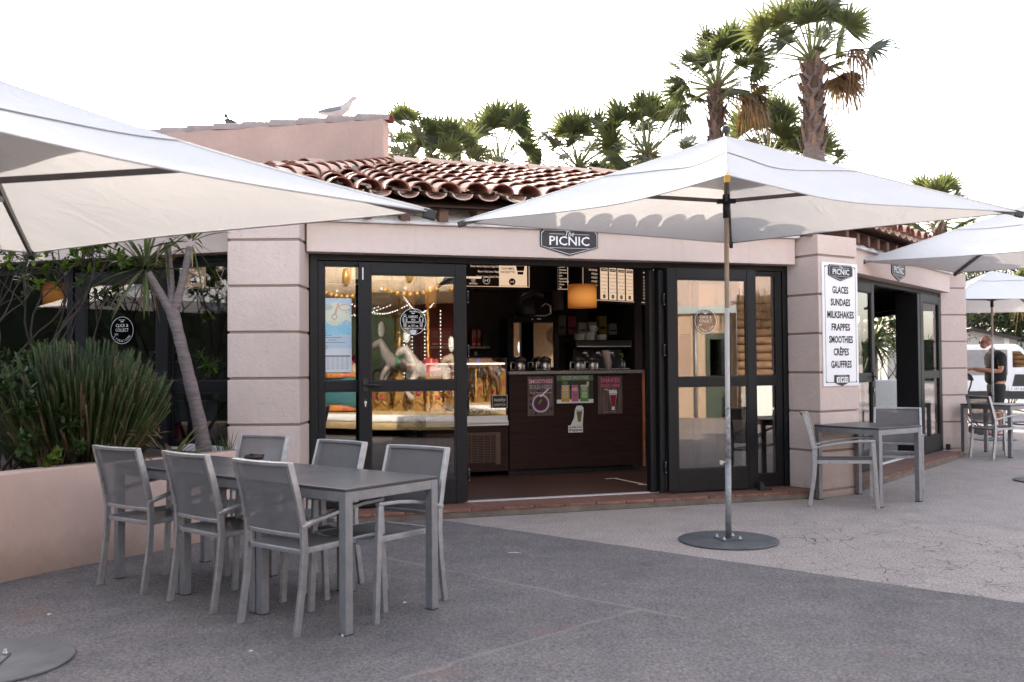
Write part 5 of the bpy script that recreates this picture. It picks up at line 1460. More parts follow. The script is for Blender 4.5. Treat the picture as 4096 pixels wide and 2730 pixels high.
d.text('SODA', -1.56, 2.49, .06, -1.495, width=.22, bold=.01); d.text('DRINKS', -1.56, 2.42, .05, -1.495, width=.22, bold=.01); d.disc(-1.55,2.31,.045,-1.495,30); m.text('9,50 €', -1.55, 2.298, .03, -1.494, width=.07)
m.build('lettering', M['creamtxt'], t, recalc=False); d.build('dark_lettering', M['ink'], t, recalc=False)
m = MB(FL); m.box(-1.66,-.2,-1.56,-1.42,1.97,2.13); tag(m.build('extractor_hood', M['offw']), 'pale hood hanging below the ice cream menu board', 'hood')  # pale box in place of the bright parasol reflection in the window
t = thing('radio', 'silver radio with two round speakers on the inner counter behind the cordyline', 'radio', FL(-1.73,-1.2,1.40))
m = MB(FL); m.box(-1.92,-1.50,-1.35,-1.22,1.40,1.53); m.build('case', mat('radio_silver', (.45,.45,.46), .4), t, bevel=.01)
for s in (-1.82,-1.60):
    m = MB(FL); m.disc(s, 1.465, .05, -1.217, 24); m.build('speaker_cone', M['black'], t, recalc=False)
m = MB(FL); m.box(-3.2,-.15,-1.7,-1.05,1.00,1.40); tag(m.build('inner_counter', mat('stone_grey_counter', (.20,.18,.16), .6)), 'grey inner counter under the radio behind the left windows', 'counter')
m = MB(FL); m.box(-1.50,-.75,-.75,-.35,.64,1.0); m.box(-1.50,-.75,-.75,-.34,1.003,1.03); tag(m.build('steel_cabinet', mat('pale_blue_steel', (.30,.33,.36), .4, .3)), 'pale steel cabinet behind the lower left window', 'cabinet')
t = thing('shopping_bag', 'dark red paper bag with black handle at the foot of the left window', 'bag', FL(-.95,-.12,.63))
m = MB(FL); m.prism([(-1.10,.63),(-.82,.63),(-.80,.83),(-1.12,.83)], -.30, -.15); m.build('bag', M['red'], t)
m = MB(FL); m.tube([(-1.03,-.15,.82),(-1.02,-.15,.88),(-.96,-.15,.90),(-.90,-.15,.88),(-.89,-.15,.82)], .008, 6); m.build('handle', M['black'], t)
# ---------------------------------------------------------------- signs and stickers
def badge(F, label, x, ztop, w, o, name='shop_sign', parent=None, h1=None, tip=None):
    h1 = h1 or w*.285; tip = tip or w*.43
    def shape(k):
        e = k; r = .022*w/.58*1.3
        return [(x-w/2+e+r,ztop-e),(x+w/2-e-r,ztop-e),(x+w/2-e,ztop-e-r),(x+w/2-e,ztop-h1+e*.3),(x+w*.43-e*.6,ztop-h1-(tip-h1)*.16+e*.6),(x,ztop-tip+e*1.1),(x-w*.43+e*.6,ztop-h1-(tip-h1)*.16+e*.6),(x-w/2+e,ztop-h1+e*.3),(x-w/2+e,ztop-e-r)]
    t = parent or thing(name, label, 'sign', F(x, o, ztop-tip))
    m = MB(F); m.prism(shape(0), o-.012, o); pl = m.build('plate' if not parent else 'emblem_plate', M['signdark'], t, bevel=.002)
    m = MB(F); a, b = shape(w*.018), shape(w*.025); n = len(a)
    m.add([(p[0],o+.001,p[1]) for p in a]+[(p[0],o+.001,p[1]) for p in b], [(i,(i+1)%n,n+(i+1)%n,n+i) for i in range(n)])
    m.text('PICNIC', x, ztop-w*.258, w*.205, o+.0015, width=w*.69, bold=.012)
    m.text('The', x+w*.005, ztop-w*.112, w*.125, o+.002, shear=.35, sx=.85)
    m.rect(x-w*.345, x-w*.085, ztop-w*.083, ztop-w*.078, o+.0015); m.rect(x+w*.085, x+w*.345, ztop-w*.083, ztop-w*.078, o+.0015)
    m.rect(x-w*.345, x+w*.345, ztop-w*.308, ztop-w*.303, o+.0015)
    m.build('lettering', M['signwhite'], pl if parent else t, recalc=False)
    return t
badge(FF, 'dark shield sign reading The PICNIC on the lintel over the front doors', .963, 2.636, .585, .213)
badge(FR, 'dark shield sign reading The PICNIC over the side door, partly under the parasol', 2.165, 2.610, .57, .213)
t = thing('menu_sign', 'tall white sign listing GLACES to GAUFFRES on the plastered pillar', 'sign', PS_(.01, -.01, 1.12))
m = MB(PS_); x0, x1, z0, z1 = -.268, .297, 1.115, 2.372; xc = (x0+x1)/2; o = -.014
m.box(x0, x1, o, -.001, z0, z1); m.build('panel', M['signwhite'], t, bevel=.002)
o = -.0155
m = MB(PS_); i = .035; b = .0055
m.rect(x0+i, x0+i+b, z0+i, z1-i, o); m.rect(x1-i-b, x1-i, z0+i, z1-i, o); m.rect(x0+i, x1-i, z0+i, z0+i+b, o); m.rect(x0+i, x1-i, z1-i-b, z1-i, o)
m.build('border_line', M['ink'], t, recalc=False)
m = MB(PS_)
for k, (wd, wf) in enumerate((('GLACES',.46),('SUNDAES',.56),('MILKSHAKES',.765),('FRAPPES',.53),('SMOOTHIES',.68),('CRÊPES',.44),('GAUFFRES',.59))):
    m.text(wd, xc, 2.062-.1265*k, .098, o, width=wf*.56, bold=.030)
m.build('lettering', M['ink'], t, recalc=False)
for x in (x0+.045, x1-.045):
    for z in (z0+.045, z1-.045):
        m = MB(PS_); m.tube([(x,-.014,z),(x,-.019,z)], .006, 8); m.build('screw', M['ink'], t)
class Flip:            # sign frame whose outward axis is -y of a pillar
    def __init__(s, P): s.P = P
    def __call__(s, a, o, z): return s.P(a, -o, z)
badge(Flip(PS_), '', xc, 2.352, .385, .026, parent=t)
m = MB(PS_); bw = .115; zt = 1.228; m.prism([(xc-bw,zt),(xc+bw,zt),(xc+bw,zt-.075),(xc,zt-.112),(xc-bw,zt-.075)], -.024, -.014); pl = m.build('emblem_plate', M['signdark'], t)
m = MB(PS_)
for k in (-1, 0, 1): m.rect(xc+k*.064-.028, xc+k*.064+.028, zt-.078, zt-.022, -.0255, 0)
m.text('PICNICSTTROPEZ', xc, zt-.016, .014, -.0255, width=.14)
m.text('f', xc-.060, zt-.075, .062, -.027, bold=.03, mi=1)
m.poly([(xc-.022,zt-.062),(xc-.004,zt-.060),(xc-.020,zt-.042),(xc-.019,zt-.034),(xc-.002,zt-.044),(xc+.002,zt-.034),(xc+.012,zt-.032),(xc+.022,zt-.038),(xc+.014,zt-.046),(xc+.010,zt-.060),(xc-.006,zt-.070)], -.027, 1)
m.ring(xc+.064, zt-.050, .009, .014, -.027, 20, 1); m.ring(xc+.064, zt-.050, .019, .022, -.0268, 4, 1, PI/4, 2*PI+PI/4); m.disc(xc+.075, zt-.038, .003, -.027, 8, 1)
m.build('icons', [M['signwhite'], M['ink']], pl, recalc=False)

def disc_sticker(F, label, x, z, r, o, kind):
    t = thing('round_sticker', label, 'sticker', F(x, o, z-r))
    m = MB(F); m.disc(x, z, r, o, 64)
    m.build('film', glass('sticker_film_'+kind, (.035,.035,.05) if kind == 'a' else ((.55,.5,.49) if kind == 'b' else (.25,.25,.27)), .0), t, recalc=False)
    m = MB(F); q = o+.0012; m.ring(x, z, r*.955, r*.985, q, 64)
    if kind == 'a':
        m.text('PICNIC', x, z+r*.70, r*.15, q, width=r*.50); m.rect(x-r*.12, x+r*.12, z+r*.60, z+r*.645, q)
        m.text('GARDEZ', x, z+r*.28, r*.25, q, width=r*.72); m.text('VOS', x, z+r*.07, r*.20, q, width=r*.32); m.text('DISTANCES', x, z-r*.12, r*.21, q, width=r*.84)
        m.text('2 m', x, z-r*.29, r*.15, q); m.text('MASQUE OBLIGATOIRE', x, z-r*.56, r*.155, q, width=r*1.42)
        m.rect(x-r*.30, x+r*.30, z-r*.345, z-r*.325, q)
        for s in (-1,1):
            m.poly([(x+s*r*.40,z-r*.335),(x+s*r*.28,z-r*.28),(x+s*r*.28,z-r*.39)], q)
            px = x+s*r*.62; k = .020*r/.12
            m.ring(px, z+r*.47, r*.072, r*.092, q, 20)
            def seg(a, b): 
                dx, dz = b[0]-a[0], b[1]-a[1]; l_ = math.hypot(dx, dz); nx, nz = -dz/l_*r*.012, dx/l_*r*.012
                m.poly([(a[0]-nx,a[1]-nz),(a[0]+nx,a[1]+nz),(b[0]+nx,b[1]+nz),(b[0]-nx,b[1]-nz)], q)
            out = [(-.06,.36),(-.15,.30),(-.155,-.02),(-.10,-.02),(-.095,.22),(-.085,.2),(-.085,-.36),(-.01,-.36),(0,.0),(.01,-.36),(.085,-.36),(.085,.2),(.095,.22),(.10,-.02),(.155,-.02),(.15,.30),(.06,.36),(-.06,.36)]
            for a, b in zip(out, out[1:]): seg((px+a[0]*r,z+a[1]*r),(px+b[0]*r,z+b[1]*r))
        m.poly([(x-r*.20,z-r*.66),(x,z-r*.62),(x+r*.20,z-r*.66),(x+r*.20,z-r*.84),(x+r*.13,z-r*.92),(x-r*.13,z-r*.92),(x-r*.20,z-r*.84)], q)
        m.ring(x-r*.19, z-r*.74, r*.10, r*.115, q, 20, 0, PI*.5, PI*1.5); m.ring(x+r*.19, z-r*.74, r*.10, r*.115, q, 20, 0, -PI*.5, PI*.5)
        d = MB(F)
        for k in range(3): d.rect(x-r*.15, x+r*.15, z-r*(.71+.065*k), z-r*(.69+.065*k), q+.001)
        d.build('mask_lines', M['ink'], t, recalc=False)
    else:
        m.text('PICNIC', x, z+r*.70, r*.14, q, width=r*.52); m.rect(x-r*.12, x+r*.12, z+r*.60, z+r*.66, q)
        m.text('CLICK &', x, z+r*.24, r*.33, q, width=r*1.08); m.text('COLLECT', x, z-r*.09, r*.33, q, width=r*1.12)
        m.rect(x-r*.68, x-r*.34, z-r*.26, z-r*.24, q); m.rect(x-r*.60, x-r*.34, z-r*.33, z-r*.31, q)
        wd = 'LIVRAISON'; n = len(wd)
        for k, chh in enumerate(wd):
            a = -PI/2+(k-(n-1)/2)*.235; vs, fs, w_ = text_mesh(chh)
            sz = r*.27; ca, sa = math.cos(a+PI/2), math.sin(a+PI/2); cx_, cz_ = x+r*.86*math.cos(a), z+r*.86*math.sin(a)
            m.add([(cx_+(u-w_/2)*sz*.8*ca-v*sz*sa, q, cz_+(u-w_/2)*sz*.8*sa+v*sz*ca) for u, v in vs], fs)
    m.build('lettering', M['signwhite'], t, recalc=False)
    return t
disc_sticker(FF, 'round dark sticker reading GARDEZ VOS DISTANCES on the left door glass', -.521, 1.757, .122, .097, 'a')
disc_sticker(FF, 'round pale sticker reading CLICK & COLLECT LIVRAISON on the right door glass', 2.42, 1.776, .122, .162, 'b')
disc_sticker(FL, 'round sticker reading CLICK & COLLECT LIVRAISON on the door behind the planter', -1.20, 1.70, .127, .075, 'c')

# big price poster on the narrow window
t = thing('price_poster', 'tall pale blue funfair price poster on the narrow window left of the door', 'poster', FF(-1.225, .012, 1.30))
a, b, z0, z1, o = -1.375, -1.068, 1.302, 1.968, .004
m = MB(FF); m.box(a, b, o-.006, o, z0, z1); m.build('sheet', flat('poster_pale_blue', (.42,.56,.68), .35), t)
m = MB(FF); xc = (a+b)/2; q = o+.001
def arc(cx, cz, rx, rz, a0, a1, n=18): return [(cx+rx*math.cos(a0+(a1-a0)*k/n), cz+rz*math.sin(a0+(a1-a0)*k/n)) for k in range(n+1)]
m.poly([(a,1.70),(b,1.70)]+arc(xc+.02,1.70,.135,.235,0,PI), q, 0)
m.poly(arc(a+.09,1.885,.05,.028,0,2*PI,20)[:-1], q+.001, 1); m.poly(arc(b-.06,1.885,.055,.030,0,2*PI,20)[:-1], q+.001, 2); m.poly(arc(b-.06,1.885,.046,.022,0,2*PI,20)[:-1], q+.0015, 0)
m.poly([(xc-.012,1.80),(xc+.012,1.80),(xc+.045,1.92),(xc+.03,1.925)], q+.001, 2)
m.poly([(a,1.64),(b,1.64),(b,1.75)]+arc(xc+.005,1.80,.10,.08,-.3,-PI+.3)+[(a,1.75)], q+.0012, 3)
for k in range(5): m.ring(a+.04, 1.78, .04+.022*k, .044+.022*k, q+.002, 20, 4, -PI*.5, -PI*.08); m.ring(b-.02, 1.78, .04+.022*k, .044+.022*k, q+.002, 20, 4, PI*1.08, PI*1.5)
m.disc(xc-.0, 1.80, .025, q+.003, 24, 5); m.disc(xc, 1.80, .018, q+.0035, 24, 0)
m.poly([(xc-.025,1.725),(xc+.02,1.72),(xc+.012,1.785),(xc-.01,1.785)], q+.003, 6)
for x_, z_ in ((a+.05,1.84),(b-.045,1.84),(a+.045,1.735),(b-.04,1.74)): m.disc(x_, z_, .013, q+.003, 16, 6); m.disc(x_, z_, .006, q+.0035, 12, 2)
m.rect(a, b, 1.302, 1.515, q, 7); m.rect(a+.01, b-.012, 1.44, 1.453, q+.001, 8)
for k in range(6): m.rect(a+.03, b-.02, 1.425-.019*k, 1.4262-.019*k, q+.001, 8)
for k in range(6):
    for j in range(6): m.rect(a+.045+.042*j, a+.066+.042*j, 1.431-.019*k, 1.434-.019*k, q+.001, 8)
m.rect(a+.01,a+.022,1.335,1.44,q+.001,8)
for k, (x0_, x1_) in enumerate(((.06,.13),(.03,.22),(.10,.17),(.05,.25),(.02,.10),(.03,.09))): m.rect(a+x0_, a+x1_, 1.632-.022*k-(.012 if k > 3 else 0), 1.637-.022*k-(.012 if k > 3 else 0), q+.001, 8)
m.build('print', [flat('poster_pale_yellow', (.62,.66,.55), .35), flat('poster_grey_green', (.42,.50,.46), .35), flat('poster_salmon', (.60,.36,.30), .35), flat('poster_sky', (.26,.56,.72), .35), flat('poster_deep_sky', (.12,.38,.56), .35), flat('poster_grey', (.30,.32,.34), .35), flat('poster_ivory', (.64,.58,.46), .35), flat('poster_white_blue', (.58,.64,.70), .35), flat('poster_small_print', (.16,.18,.22), .4)], t, recalc=False)
# ---------------------------------------------------------------- birds on the gable
def gull():
    T = At(-2.22, 12.42, 4.575, -12)       # +x is the way it faces
    t = thing('seagull', 'white seagull with grey wings walking on the gable coping tiles', 'bird', (-2.22, 12.42, 4.575))
    m = MB(T)
    # one continuous body: tail - belly - breast - neck - head
    m.tube([(-.30,0,.115),(-.20,0,.115),(-.10,0,.12),(.0,0,.145),(.07,0,.185),(.11,0,.235),(.14,0,.275),(.175,0,.295),(.205,0,.29),(.222,0,.285)], [.010,.035,.062,.070,.058,.040,.031,.033,.024,.006], 14)
    for y in (-.03,.03): m.tube([(-.02,y,.09),(-.01,y,.0)], .006, 6)
    m.build('body', flat('gull_white', (.46,.44,.45), .7), t)
    m = MB(T)
    for y in (-.055,.055): m.tube([(-.34,y*.5,.135),(-.22,y*.9,.145),(-.10,y,.15),(.0,y*.9,.155),(.05,y*.7,.15)], [.008,.022,.034,.030,.010], 8)
    m.build('wings', flat('gull_grey', (.20,.21,.24), .7), t)
    m = MB(T); m.tube([(.215,0,.286),(.25,0,.280),(.268,0,.268)], [.011,.009,.003], 8); m.build('beak', flat('beak_orange', (.60,.25,.08), .5), t)
gull()
T = At(-3.80, 12.80, 4.585, 0)
t = thing('pigeon', 'small dark pigeon peeking over the left part of the gable coping', 'bird', (-3.80, 12.80, 4.585))
m = MB(T); m.tube([(.12,0,.045),(.06,0,.065),(0,0,.08),(-.04,0,.11),(-.05,0,.155),(-.055,-.01,.185),(-.05,-.02,.20)], [.008,.040,.052,.040,.026,.028,.010], 12); m.build('body', flat('pigeon_grey', (.055,.055,.065), .7), t)
m = MB(T); m.tube([(-.03,-.02,.13),(-.055,-.03,.125),(-.07,-.02,.13)], [.014,.018,.010], 8); m.build('neck_patch', M['offw'], t)

# ---------------------------------------------------------------- skin helper: joints -> one smooth surface
def skinned(J, E, sub=2):
    me = bpy.data.meshes.new('tmp'); names = list(J); idx = {n: i for i, n in enumerate(names)}
    me.from_pydata([J[n][0] for n in names], [(idx[a], idx[b]) for a, b in E], [])
    o = bpy.data.objects.new('tmp', me); COL.objects.link(o)
    md = o.modifiers.new('s', 'SKIN'); sv = me.skin_vertices[0].data if me.skin_vertices else None
    if sv is None:
        me.attributes.new('skin', 'FLOAT', 'POINT')
    for i, n in enumerate(names):
        r = J[n][1]; me.skin_vertices[0].data[i].radius = r if isinstance(r, tuple) else (r, r)
    me.skin_vertices[0].data[0].use_root = True
    s2 = o.modifiers.new('u', 'SUBSURF'); s2.levels = sub; s2.render_levels = sub
    dg = bpy.context.evaluated_depsgraph_get(); ev = o.evaluated_get(dg); em = ev.to_mesh()
    vs = [tuple(v.co) for v in em.vertices]; fs = [tuple(p.vertices) for p in em.polygons]
    ev.to_mesh_clear(); bpy.data.objects.remove(o); bpy.data.meshes.remove(me)
    return vs, fs
try:
    skinned({'a': ((0,0,0), .1), 'b': ((0,0,1), .1)}, [('a','b')]); SKIN_OK = True
except Exception as e:
    print('skin helper', e); SKIN_OK = False
def person():
    P_ = At(8.93, 17.55, 0, 88); P = lambda x, y, z: P_(x*1.10, y*1.06, z*1.035)
    t = thing('person', 'man with shaved head, sunglasses, black T-shirt and shorts bending over a pushchair', 'person', (8.93, 17.55, 0))
    skin = mat('sunburnt_skin', (.45,.215,.150), .55, var=.08, vs=12)
    J = {'pel': ((0,0,.93), (.155,.12)), 'sp': ((0,-.03,1.12), (.150,.125)), 'ch': ((0,-.01,1.33), (.165,.115)), 'nk0': ((0,.05,1.48), .065), 'nk1': ((0,.10,1.55), .056)}
    E = [('pel','sp'),('sp','ch'),('ch','nk0'),('nk0','nk1')]
    for s, k in ((-1,'L'),(1,'R')):
        J.update({'sh'+k: ((s*.19,.01,1.41), .062), 'el'+k: ((s*.245,.03,1.13), .046), 'fo'+k: ((s*.20,.18,1.14), .041), 'wr'+k: ((s*.115,.345,1.175), .029), 'pa'+k: ((s*.085,.42,1.18), (.040,.022)),
                  'hp'+k: ((s*.095,.0,.86), .088), 'kn'+k: ((s*.11,.03,.49), .058), 'ca'+k: ((s*.11,-.01,.32), .056), 'an'+k: ((s*.115,-.02,.09), .036), 'to'+k: ((s*.12,.13,.045), (.044,.028)), 'tt'+k: ((s*.12,.20,.035), (.036,.018))})
        E += [('ch','sh'+k),('sh'+k,'el'+k),('el'+k,'fo'+k),('fo'+k,'wr'+k),('wr'+k,'pa'+k),('pel','hp'+k),('hp'+k,'kn'+k),('kn'+k,'ca'+k),('ca'+k,'an'+k),('an'+k,'to'+k),('to'+k,'tt'+k)]
    m = MB(P); vs, fs = skinned(J, E); m.add(vs, fs, 0, True)
    # head with face
    hx, hy, hz = 0, .165, 1.655
    m.ball((hx,hy-.01,hz+.012), .098, 18, 12, sq=(.80,1.0,1.02)); m.ball((hx,hy+.035,hz-.055), .066, 14, 10, sq=(.86,.95,1.0))
    m.tube([(hx,hy+.085,hz+.005),(hx,hy+.112,hz-.028),(hx,hy+.098,hz-.036)], [.010,.016,.012], 8)
    m.tube([(hx-.02,hy+.092,hz-.068),(hx,hy+.098,hz-.066),(hx+.02,hy+.092,hz-.068)], .007, 6)
    for s in (-1,1): m.ball((hx+s*.080,hy-.01,hz-.012), .026, 10, 8, sq=(.35,.7,1.1))
    for s in (-1,1):
        for k in range(4):
            x0 = s*(.105-.022*k); L_ = (.045,.055,.058,.05)[k]
            m.tube([(x0,.445,1.185),(x0-s*.004,.445+L_*.6,1.180),(x0-s*.01,.445+L_*.9,1.160),(x0-s*.014,.445+L_*.85,1.142)], [.009,.0088,.008,.006], 6)
        m.tube([(s*.062,.40,1.19),(s*.040,.43,1.195),(s*.034,.462,1.185)], [.011,.010,.007], 6)
    m.build('body', skin, t)
    # clothes
    blk = mat('black_cotton', (.012,.012,.014), .9, var=.3, vs=9, bmp=.3, bs=14, bd=.02)
    Jt = {'a': ((0,.01,.86), (.195,.180)), 'b': ((0,.01,1.05), (.190,.190)), 'c': ((0,-.01,1.25), (.200,.165)), 'd': ((0,0,1.40), (.165,.105)), 'e': ((0,.045,1.485), (.080,.075))}
    Et = [('a','b'),('b','c'),('c','d'),('d','e')]
    for s, k in ((-1,'L'),(1,'R')):
        Jt.update({'s'+k: ((s*.195,.01,1.41), .078), 'q'+k: ((s*.245,.025,1.20), .068)}); Et += [('d','s'+k),('s'+k,'q'+k)]
    m = MB(P); vs, fs = skinned(Jt, Et); m.add(vs, fs, 0, True); m.build('t_shirt', blk, t)
    Js = {'a': ((0,0,.97), (.165,.130)), 'b': ((0,0,.88), (.178,.135))}; Es = [('a','b')]
    for s, k in ((-1,'L'),(1,'R')):
        Js.update({'h'+k: ((s*.100,.0,.80), .112), 'k'+k: ((s*.112,.02,.52), .092)}); Es += [('b','h'+k),('h'+k,'k'+k)]
    m = MB(P); vs, fs = skinned(Js, Es); m.add(vs, fs, 0, True); m.build('shorts', mat('charcoal_shorts', (.022,.021,.024), .9), t)
    m = MB(P)
    for s in (-1,1): m.tube([(hx+s*.03,hy+.088,hz-.002),(hx+s*.062,hy+.078,hz-.002)], .018, 8); m.tube([(hx+s*.075,hy+.06,hz+.004),(hx+s*.082,hy-.02,hz+.004)], .004, 5)
    m.build('sunglasses', M['black'], t)
    m = MB(P); m.grid(lambda u, v: (hx+.0815*math.sin(PI*.52*u+.001)*math.cos(2*PI*v), hy-.014+.101*math.sin(PI*.52*u+.001)*math.sin(2*PI*v)-.012*u, hz+.014+.1025*math.cos(PI*.52*u)), 6, 20); m.build('hair', mat('cropped_grey_hair', (.26,.16,.13), .9), t)
    for s in (-1,1):
        m = MB(P); m.slab([(s*.12-.048,-.06),(s*.12+.048,-.06),(s*.12+.05,.20),(s*.12+.02,.245),(s*.12-.02,.245),(s*.12-.05,.20)], 0, .022); m.tube([(s*.12-.05,.10,.03),(s*.12,.11,.085),(s*.12+.05,.10,.03)], .012, 6); m.build('sandal', mat('brown_sandal', (.10,.05,.035), .7), t)
if SKIN_OK: person()

# pushchair in front of him, mostly behind the pillar
P = At(8.30, 17.5, 0, 90)
t = thing('pushchair', 'white and black pushchair in front of the man, half hidden by the far pillar', 'pushchair', (8.30, 17.5, 0))
m = MB(P); m.tube([(0,-.16,1.02),(0,-.13,.90),(0,.0,.55),(0,.12,.20)], .016, 8); m.tube([(.22,-.16,1.02),(.22,-.13,.90),(.22,.0,.55),(.22,.12,.20)], .016, 8); m.tube([(0,-.16,1.02),(.22,-.16,1.02)], .018, 8); m.tube([(0,.25,.75),(0,-.28,.15)], .014, 8); m.tube([(.22,.25,.75),(.22,-.28,.15)], .014, 8); m.build('frame', M['black'], t)
m = MB(P); m.prism([(-.02,.5),(.26,.5),(.26,.75),(-.02,.75)], -.02, .28); m.build('seat_shell', M['white'], t, bevel=.05, segs=4)
m = MB(P); m.grid(lambda u, v: (-.03+.28*v, .02-.20*math.cos(PI*u), 1.0+.16*math.sin(PI*u)*(1)), 10, 6); m.build('hood', mat('black_hood_fabric', (.015,.015,.017), .8), t)
for x in (-.02,.24):
    for y in (-.28,.22):
        m = MB(P); m.tube([(x-.015,y,.09),(x+.015,y,.09)], .09, 20); m.build('wheel', M['black'], t)

# ---------------------------------------------------------------- white van
P = At(12.80, 23.9, 0, -10)
t = thing('parked_van', 'white van parked behind the man in black, its loading side grey', 'van', (12.8, 23.9, 0))
m = MB(P); prof = [(-3.2,.42),(-3.2,1.66),(-3.1,1.76),(-.10,1.78),(.02,1.70),(.42,1.20),(1.0,1.06),(1.22,.92),(1.25,.42)]
m.prism(prof, 0, 1.75); m.build('body', mat('white_van_paint', (.78,.78,.80), .25, var=.03, coat=.5), t, bevel=.05, segs=3)
m = MB(P); m.prism([(-.20,1.60),(-.02,1.60),(.33,1.21),(-.20,1.19)], -.008, -.001); m.build('side_window', glass('van_glass', (.05,.06,.08), .06), t)
m = MB(P); m.prism([(-1.9,1.00),(-.32,1.00),(-.32,1.64),(-1.9,1.64)], -.012, -.002); m.build('loading_panel', mat('grey_van_panel', (.27,.25,.25), .6), t)
m = MB(P); m.prism([(-.22,.72),(.9,.72),(.98,.80),(.95,1.0),(-.15,1.02)], -.015, -.002); m.prism([(-3.1,.40),(1.2,.40),(1.24,.62),(-3.1,.58)], -.02, -.002); m.build('black_cladding', M['black'], t)
m = MB(P); m.box(-.30,.10,-.03,-.021,.60,.70); m.build('number_plate', M['offw'], t)
m = MB(P); m.text('S 347 BZ', -.10, .625, .075, -.0315, width=.32); m.build('plate_lettering', M['ink'], t, recalc=False)
for x in (-2.3,.62):
    m = MB(P); m.tube([(x,-.02,.33),(x,.2,.33)], .33, 28); w_ = m.build('wheel', M['black'], t)
    m = MB(P); m.tube([(x,-.03,.33),(x,-.021,.33)], .20, 20); m.build('rim', M['chrome'], w_)
m = MB(P); m.box(.36,.50,-.16,-.02,1.10,1.22); m.build('mirror', M['black'], t, bevel=.02)

# ---------------------------------------------------------------- mobile home
P = At(16.5, 36.5, 0, 6)
t = thing('mobile_home', 'pale mobile home with horizontal cladding and low dark eaved roof behind the van', 'mobile home', (16.5, 36.5, 0))
clad = mat('grey_white_cladding', (.46,.44,.43), .7, var=.05)
m = MB(P)
for k in range(13): m.add([(-.2,.0-.02,.3+.15*k),(3.1,-.02,.3+.15*k),(3.1,.0,.45+.15*k),(-.2,.0,.45+.15*k)], [(0,1,2,3)])
m.prism([(-.2,.3),(3.1,.3),(3.1,2.22),(1.1,2.60),(-.2,2.36)], .003, 4.2); m.build('wall', clad, t)
m = MB(P); m.add([(-.5,-.3,2.34),(1.1,-.3,2.64),(1.1,4.5,2.64),(-.5,4.5,2.34)], [(0,1,2,3)]); m.add([(1.1,-.3,2.64),(3.35,-.3,2.20),(3.35,4.5,2.20),(1.1,4.5,2.64)], [(0,1,2,3)])
m.build('roof', mat('pale_roof_sheet', (.52,.50,.50), .6), t)
m = MB(P); m.add([(1.1,-.31,2.64),(3.35,-.31,2.20),(3.35,-.31,2.06),(1.1,-.31,2.50)], [(0,1,2,3)]); m.add([(-.5,-.31,2.34),(1.1,-.31,2.64),(1.1,-.31,2.50),(-.5,-.31,2.20)], [(0,1,2,3)]); m.build('fascia', M['dark'], t)
m = MB(P); m.box(2.55,2.75,-.04,-.005,.3,2.24); m.build('corner_board', M['white'], t)
m = MB(P)
for k in range(12): m.add([(3.11,.0-.02,.3+.15*k),(6.0,-.02,.3+.15*k),(6.0,.0,.45+.15*k),(3.11,.0,.45+.15*k)], [(0,1,2,3)])
m.box(3.11,6,.003,4,.3,2.1); m.build('side_wall', clad, t)
m = MB(P); m.box(3.45,3.52,-.06,-.021,1.1,1.95); m.box(3.83,3.90,-.06,-.021,1.1,1.95); m.box(3.52,3.83,-.06,-.021,1.88,1.95); m.box(3.52,3.83,-.06,-.021,1.1,1.17); fr = m.build('window', M['white'], t)
m = MB(P); m.box(3.52,3.83,-.04,-.025,1.17,1.88); m.build('pane', glass('home_glass', (.1,.13,.15), .1), fr)
m = MB(P); m.box(3.11,6.2,-.4,4.2,2.11,2.2); m.build('side_roof', M['dark'], t)
# hedge that closes the terrace on the right
r = random.Random(77); t = thing('hedge', 'long dark clipped hedge behind the mobile home at the end of the grounds', 'hedge', (22, 50, 0))
m = MB()
for i in range(9000):
    x = r.uniform(4, 60); y = 52+r.uniform(-1,1)-.05*x; z = r.uniform(0,3.6)*(.85+.15*math.sin(x*.9))
    leaf(m, Vector((x,y,z)), rvec(r), .42, .26, .1, 1, r)
m.build('foliage', LEAF['bg'], t, recalc=False)
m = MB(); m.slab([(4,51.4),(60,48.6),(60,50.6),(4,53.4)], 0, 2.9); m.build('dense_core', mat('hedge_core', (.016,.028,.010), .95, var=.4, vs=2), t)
# low white planter and yucca beyond the far windows, seen through the side door
t = thing('low_planter', 'low whitewashed planter with a stone on it, seen through the side doorway', 'planter', (7.95, 19.9, 0))
m = MB(); m.slab([(8.3,15.2),(9.0,14.9),(9.2,15.2),(8.5,15.5)], 0, .95) if False else None
m = MB(At(7.95, 19.9, 0, 20)); m.box(-.7, .9, -.3, .3, 0, .98); m.build('wall', M['ledge'], t, bevel=.03)
yu = thing('yucca', 'yucca with long drooping blades beyond the side doorway', 'plant', (8.0, 21.0, 0))
m = MB(); rr = random.Random(14)
for k in range(90):
    d = rvec(rr, .25); leaf(m, Vector((8.0,21.0,1.75)), d, rr.uniform(.5,.9), .05, rr.uniform(.3,.9), 5, rr)
m.build('foliage', LEAF['blade'], yu, recalc=False)
m = MB(); m.tube([(8.0,21.0,0),(8.0,21.0,1.8)], .08, 8); m.build('trunk', M['bark'], yu)
shrub('garden_shrub', 'dense dark garden shrub behind the yucca, seen through the side doorway', (9.2, 23.5), 1.0, 2.3, 10, 51, 'dark', .14, .05, 260, 10, z0=0, obov=False)
